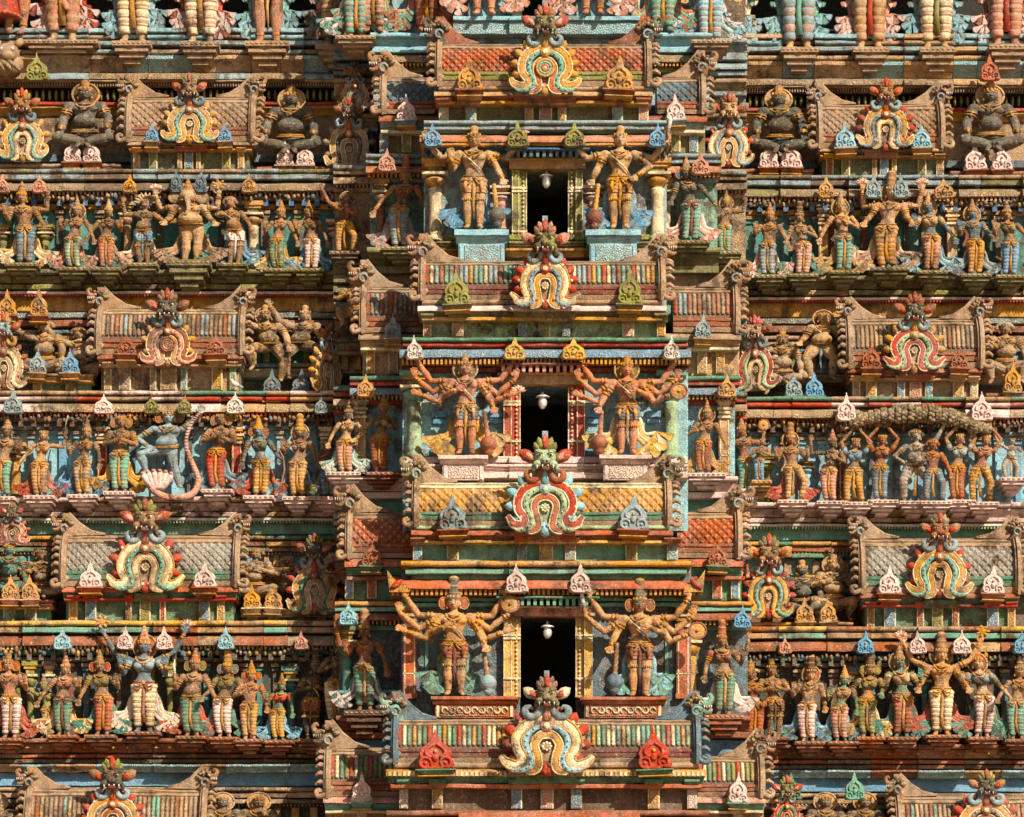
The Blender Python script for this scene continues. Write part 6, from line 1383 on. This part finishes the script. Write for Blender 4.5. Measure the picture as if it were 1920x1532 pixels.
fl(0, 684, 1334, 160, 'rust', 'green', 'sea', ('bless', 'down'), 'tall rust-brown woman statue in green ringed leg cloth', 'left of the lowest doorway', cc='brown', crown='tall', drape=('palepink', 'teal'), ped='darkbrown', extra=((-1, 'up'),), pedw=60, pedh=46, top='rust')
fl(0, 1356, 1342, 150, 'brown', 'green', 'sea', ('down', 'bless'), 'tall brown woman statue in green ringed leg cloth', 'right of the lowest doorway', cc='rust', crown='tall', drape=('palepink', 'white'), ped='rust', extra=((1, 'up'),), pedw=60, pedh=40, top='maroon')
fl(1, 650, 890, 120, 'tan', 'pink', 'bluegrey', ('down', 'hip'), 'pale figure with draped white and blue cloth', 'at the shaded corner left of the middle doorway', cc='darkbrown', drape=('white', 'sea'), ped='palepink')
fl(3, 800, 62, 190, 'salmon', 'orange', 'pink', ('down', 'down'), 'cut-off orange and pink statue', 'left of the orange roof at the top edge', ped=None, drape=('salmon', 'orange'))
fl(3, 1243, 62, 190, 'sea', 'sea', 'salmon', ('down', 'down'), 'cut-off sea green and orange statue', 'right of the orange roof at the top edge', ped=None, drape=('sea', 'orange'))
fl(3, 668, 76, 190, 'tan', 'sea', 'pink', ('down', 'down'), 'cut-off tan figure in sea green leg cloth', 'at the top edge, left corner step', ped='stone', drape=('sea', 'palepink'), pl=.7)
fl(3, 1332, 84, 190, 'tan', 'lightblue', 'pink', ('down', 'down'), 'cut-off tan figure in light blue leg cloth', 'at the top edge, right corner step', ped='stone', drape=('lightblue', 'palepink'), pl=.7)
g_ = gable(666, 205, 66, 52, base(3) - .95, cols=('ochre', 'slateblue', 'stone'), flame='rust', head=('brown', 'rust', 'moss'), hw=40); reg(g_, 'small shaded ochre gable', 'in the left corner step beside the upper roof')
g_ = gable(1362, 1086, 62, 50, base(1) - .95, cols=('red', 'cream', 'rust'), flame='rust', head=('brown', 'rust', 'moss'), hw=40); reg(g_, 'small red gable', 'in the right corner step beside the yellow roof')
for px, py_, cc_ in ((664, 596, 'tan'), (1362, 585, 'brown'), (640, 1092, 'brown')):
    f = figure(px, py_, 104, base(1 if py_ > 700 else 2) - 1.1, skin=cc_ + '!', lw=None, legs=('squat', 'sit'), arms=('chest', 'knee'), sex='m', seat=.3, bulk=1.35, limb=1.25, belly=.5, crown='bun', cc='brown', ped=None, row='seated and dancing figures between the shrines')
    reg(f, 'squatting %s dwarf' % CW[cc_], 'in the corner steps beside the wings')
fl(3, 700, 62, 190, 'salmon', 'pink', 'sea', ('down', 'down'), 'cut-off pink and green statue', 'in the shade at the top edge left of the centre', ped=None, drape=('sea', 'tan'))

# door guardians
def guard(k, px, py, H, skin, l1, l2, arms, look, where, **kw):
    kw.setdefault('bulk', 1.2); kw.setdefault('limb', 1.08); kw.setdefault('pl', 1.2); kw.setdefault('dw', .6)
    f = figure(px, py, H, base(k) + CE - .42, skin=skin, lw=(l1, l2), arms=arms, sex='m', ped=None, short=True, row='door guardian statues', **kw); reg(f, look, where)
guard(0, 852, 1304, 186, 'flesh', 'rust', 'maroon', ('chest', 'club'), 'ochre eight-armed guardian statue with orange shorts', 'left of the lowest doorway', cc='darkgrey', crown='tall', ear='orange', extra=((-1, 'g1'), (1, 'g1'), (-1, 'g2'), (1, 'g3'), (-1, 'g3'), (1, 'g2')), hold=((1, 'shield'),), drape=('sea', 'green'))
guard(0, 1199, 1306, 184, 'flesh', 'rust', 'maroon', ('club', 'chest'), 'ochre eight-armed guardian statue with rust shorts', 'right of the lowest doorway', cc='darkgrey', crown='tall', ear='rust', extra=((1, 'g1'), (-1, 'g1'), (1, 'g2'), (-1, 'g2'), (1, 'g3')), hold=((1, 'shield'), (-1, 'blade')), drape=('sea', 'lightblue'))
guard(1, 873, 852, 172, 'salmon', 'slateblue', 'ochre', ('chest', 'club'), 'pinkish eight-armed guardian statue with blue shorts and yellow wing cloth', 'left of the middle doorway', cc='brown', crown='bun', halo='moss', extra=((-1, 'g1'), (1, 'g1'), (-1, 'g2'), (1, 'g2'), (-1, 'g3'), (1, 'g3')), drape=('yellow', 'ochre'), dw=.9, pl=1.5, hold=((1, 'flower'),))
guard(1, 1176, 852, 170, 'salmon', 'slateblue', 'ochre', ('club', 'chest'), 'pinkish eight-armed guardian statue with blue shorts and yellow wing cloth', 'right of the middle doorway', cc='brown', crown='bun', halo='moss', extra=((-1, 'g1'), (1, 'g1'), (-1, 'g2'), (1, 'g2'), (-1, 'g3'), (1, 'g3')), drape=('yellow', 'cream'), dw=.9, pl=1.5, hold=((1, 'shield'),))
guard(2, 888, 430, 178, 'tan', 'flesh', 'ochre', ('bless', 'club'), 'golden tan four-armed guardian statue', 'left of the upper doorway', cc='tan', crown='bun', ear='pink', extra=((-1, 'g1b'), (1, 'g1b')), hold=((1, 'flower'),), drape=('blue', 'slateblue'))
guard(2, 1162, 430, 178, 'tan', 'flesh', 'ochre', ('club', 'hip'), 'golden tan four-armed guardian statue', 'right of the upper doorway', cc='tan', crown='bun', ear='pink', extra=((-1, 'g1b'), (1, 'g1b')), hold=((1, 'blade'),), drape=('blue', 'bluegrey'))
def club(k, x0, y0, x1, y1, col, knob, look, where):
    y = base(k) + CE - .62; o = W(x1, y1, y); t = thing('club', '', 'club', o, 'clubs of the door guardians'); reg(t, look, where); k_ = 1
    b = MB(); a = W(x0, y0, y) - o; n = 14
    b.tube([a * (1 - i / n) for i in range(n + 1)], [(.032 + .014 * (i % 2)) * (1 + .3 * i / n) for i in range(n + 1)], col, 9); b.build('shaft', t)
    b = MB(); b.lathe(0, 0, [(.05, .14), (.11, .10), (.15, .03), (.155, -.03), (.12, -.10), (.08, -.13), (.10, -.15), (.06, -.20), (.02, -.25)], knob, 14); b.build('head', t)
club(0, 905, 1205, 915, 1280, 'brown', 'bluegrey', 'brown club with grey-blue head', 'held by the left guardian of the lowest doorway')
club(0, 1157, 1205, 1152, 1278, 'brown', 'slateblue', 'brown club with spiked blue head', 'held by the right guardian of the lowest doorway')
club(1, 908, 770, 916, 832, 'salmon', 'rust', 'pink club with red bell-shaped head', 'held by the left guardian of the middle doorway')
club(1, 1128, 770, 1124, 830, 'salmon', 'rust', 'pink club with red round head', 'held by the right guardian of the middle doorway')
club(2, 926, 345, 932, 404, 'ochre', 'darkgrey', 'yellow club with dark grey head', 'held by the left guardian of the upper doorway')
club(2, 1122, 345, 1114, 408, 'ochre', 'maroon', 'yellow club with dark red head', 'held by the right guardian of the upper doorway')
for px, sk in ((908, 'pink'), (1112, 'salmon')):
    f = figure(px, 30, 220, base(3) + CE - .35, skin=sk, lw=None, sex='m', ped=None, arms=('down', 'down'), drape=('pink', 'palepink'), row='door guardian statues'); reg(f, 'cut-off pink-legged statue', 'beside the doorway at the top edge')
f = figure(2, 66, 250, base(3) - .5, skin='salmon!', lw=None, sex='m', ped=None, arms=('down', 'bless'), row='statues standing in rows on the ledges')
reg(f, 'cut-off figure in a flaring red skirt', 'at the top left corner')
b = MB(); b.lathe(0, 0, [(.22, 1.3), (.27, .95), (.31, .62), (.36, .36), (.33, .30)], 'red', 20)
for i in range(20): b.ell((math.cos(i * PI / 10) * .35, math.sin(i * PI / 10) * .35, .33), (.05, .05, .035), 'orange', 6, 4)
b.build('skirt', f)
# stone lion at the top left corner, pigeon on the ledge
o = W(14, 118, base(3) - .7); t = thing('stone_lion', 'pale carved lion head at the upper left edge under the red skirt', 'lion statue', o); b = MB()
b.ell((0, 0, .18), (.24, .22, .2), 'stone'); b.ell((.04, -.18, .08), (.15, .14, .11), 'stone'); b.ell((0, .1, .0), (.30, .25, .24), 'stone')
for q in (-1, 1): b.leaf((q * .16, 0, .3), PI / 2 - q * .6, .22, .14, .06, 'tan'); b.ell((q * .1 + .02, -.17, .22), (.045, .04, .04), 'white', 8, 5)
for i in range(3): b.tube([(-.2 + .12 * i, -.2, -.02), (-.1 + .14 * i, -.26, -.12), (-.02 + .14 * i, -.22, -.2)], [.05, .055, .03], 'paleston', 7)
b.build('head', t)
o = W(441, 722, base(1) - .52); t = thing('pigeon', 'small white pigeon sitting on the green ledge right of the weathered ribbed roof', 'bird', o); b = MB()
b.ell((0, 0, .02), (.085, .045, .05), 'white', 10, 7, Matrix.Rotation(.4, 3, 'Y')); b.ell((-.065, 0, .085), (.032, .028, .032), 'white', 8, 6); b.tube([(-.09, 0, .085), (-.115, 0, .078)], [.01, .003], 'dark', 5); b.tube([(.06, 0, -.01), (.15, 0, -.05)], [.035, .02], 'bluegrey', 6, .4)
for q in (-1, 1): b.tube([(0, q * .015, -.02), (0, q * .015, -.06)], .006, 'pink', 5)
b.build('body', t)

write_labels()
# ---------------------------------------------------------------- ground, sky, light, camera
b = MB(); b.add([(-400, -400, 0), (400, -400, 0), (400, 400, 0), (-400, 400, 0)], [(0, 1, 2, 3)], 'stone'); g_ = b.build('ground'); g_['kind'] = 'structure'; g_['label'] = 'bare sandy temple yard far below the picture'
SUN_EL, SUN_AZ = math.radians(39), math.radians(37)   # to the right of the facade's normal
d = Vector((math.sin(SUN_AZ) * math.cos(SUN_EL), -math.cos(SUN_AZ) * math.cos(SUN_EL), math.sin(SUN_EL)))
w = bpy.data.worlds.new('World'); SC.world = w; w.use_nodes = True; nt = w.node_tree
sky = nd(nt, 'ShaderNodeTexSky'); sky.sky_type = 'NISHITA'; sky.sun_disc = False; sky.sun_elevation = SUN_EL; sky.sun_rotation = PI - SUN_AZ; sky.dust_density = 2.5; sky.air_density = 1.2
bg = nt.nodes['Background']; nt.links.new(sky.outputs[0], bg.inputs[0]); bg.inputs[1].default_value = .05
sl = bpy.data.lights.new('sun', 'SUN'); sl.energy = 5; sl.angle = math.radians(.5); sl.color = (1, .89, .73)
so = bpy.data.objects.new('sun', sl); COL.objects.link(so); so.rotation_euler = d.to_track_quat('Z', 'Y').to_euler(); so.location = d * 40 + Vector((0, 0, 20))
cam = bpy.data.cameras.new('camera'); co = bpy.data.objects.new('camera', cam); COL.objects.link(co); co.location = (0, -D, CAMZ); co.rotation_euler = (PI / 2, 0, 0)
cam.sensor_width = 36; cam.lens = 36 * D / 19.2; cam.shift_y = (ZC - CAMZ) / 19.2; cam.clip_end = 2000; SC.camera = co
vs = SC.view_settings; vs.view_transform = 'Standard'; vs.look = 'None'; vs.gamma = 1; vs.exposure = .72; vs.use_curve_mapping = False
SC.cycles.max_bounces = 5; SC.cycles.diffuse_bounces = 2
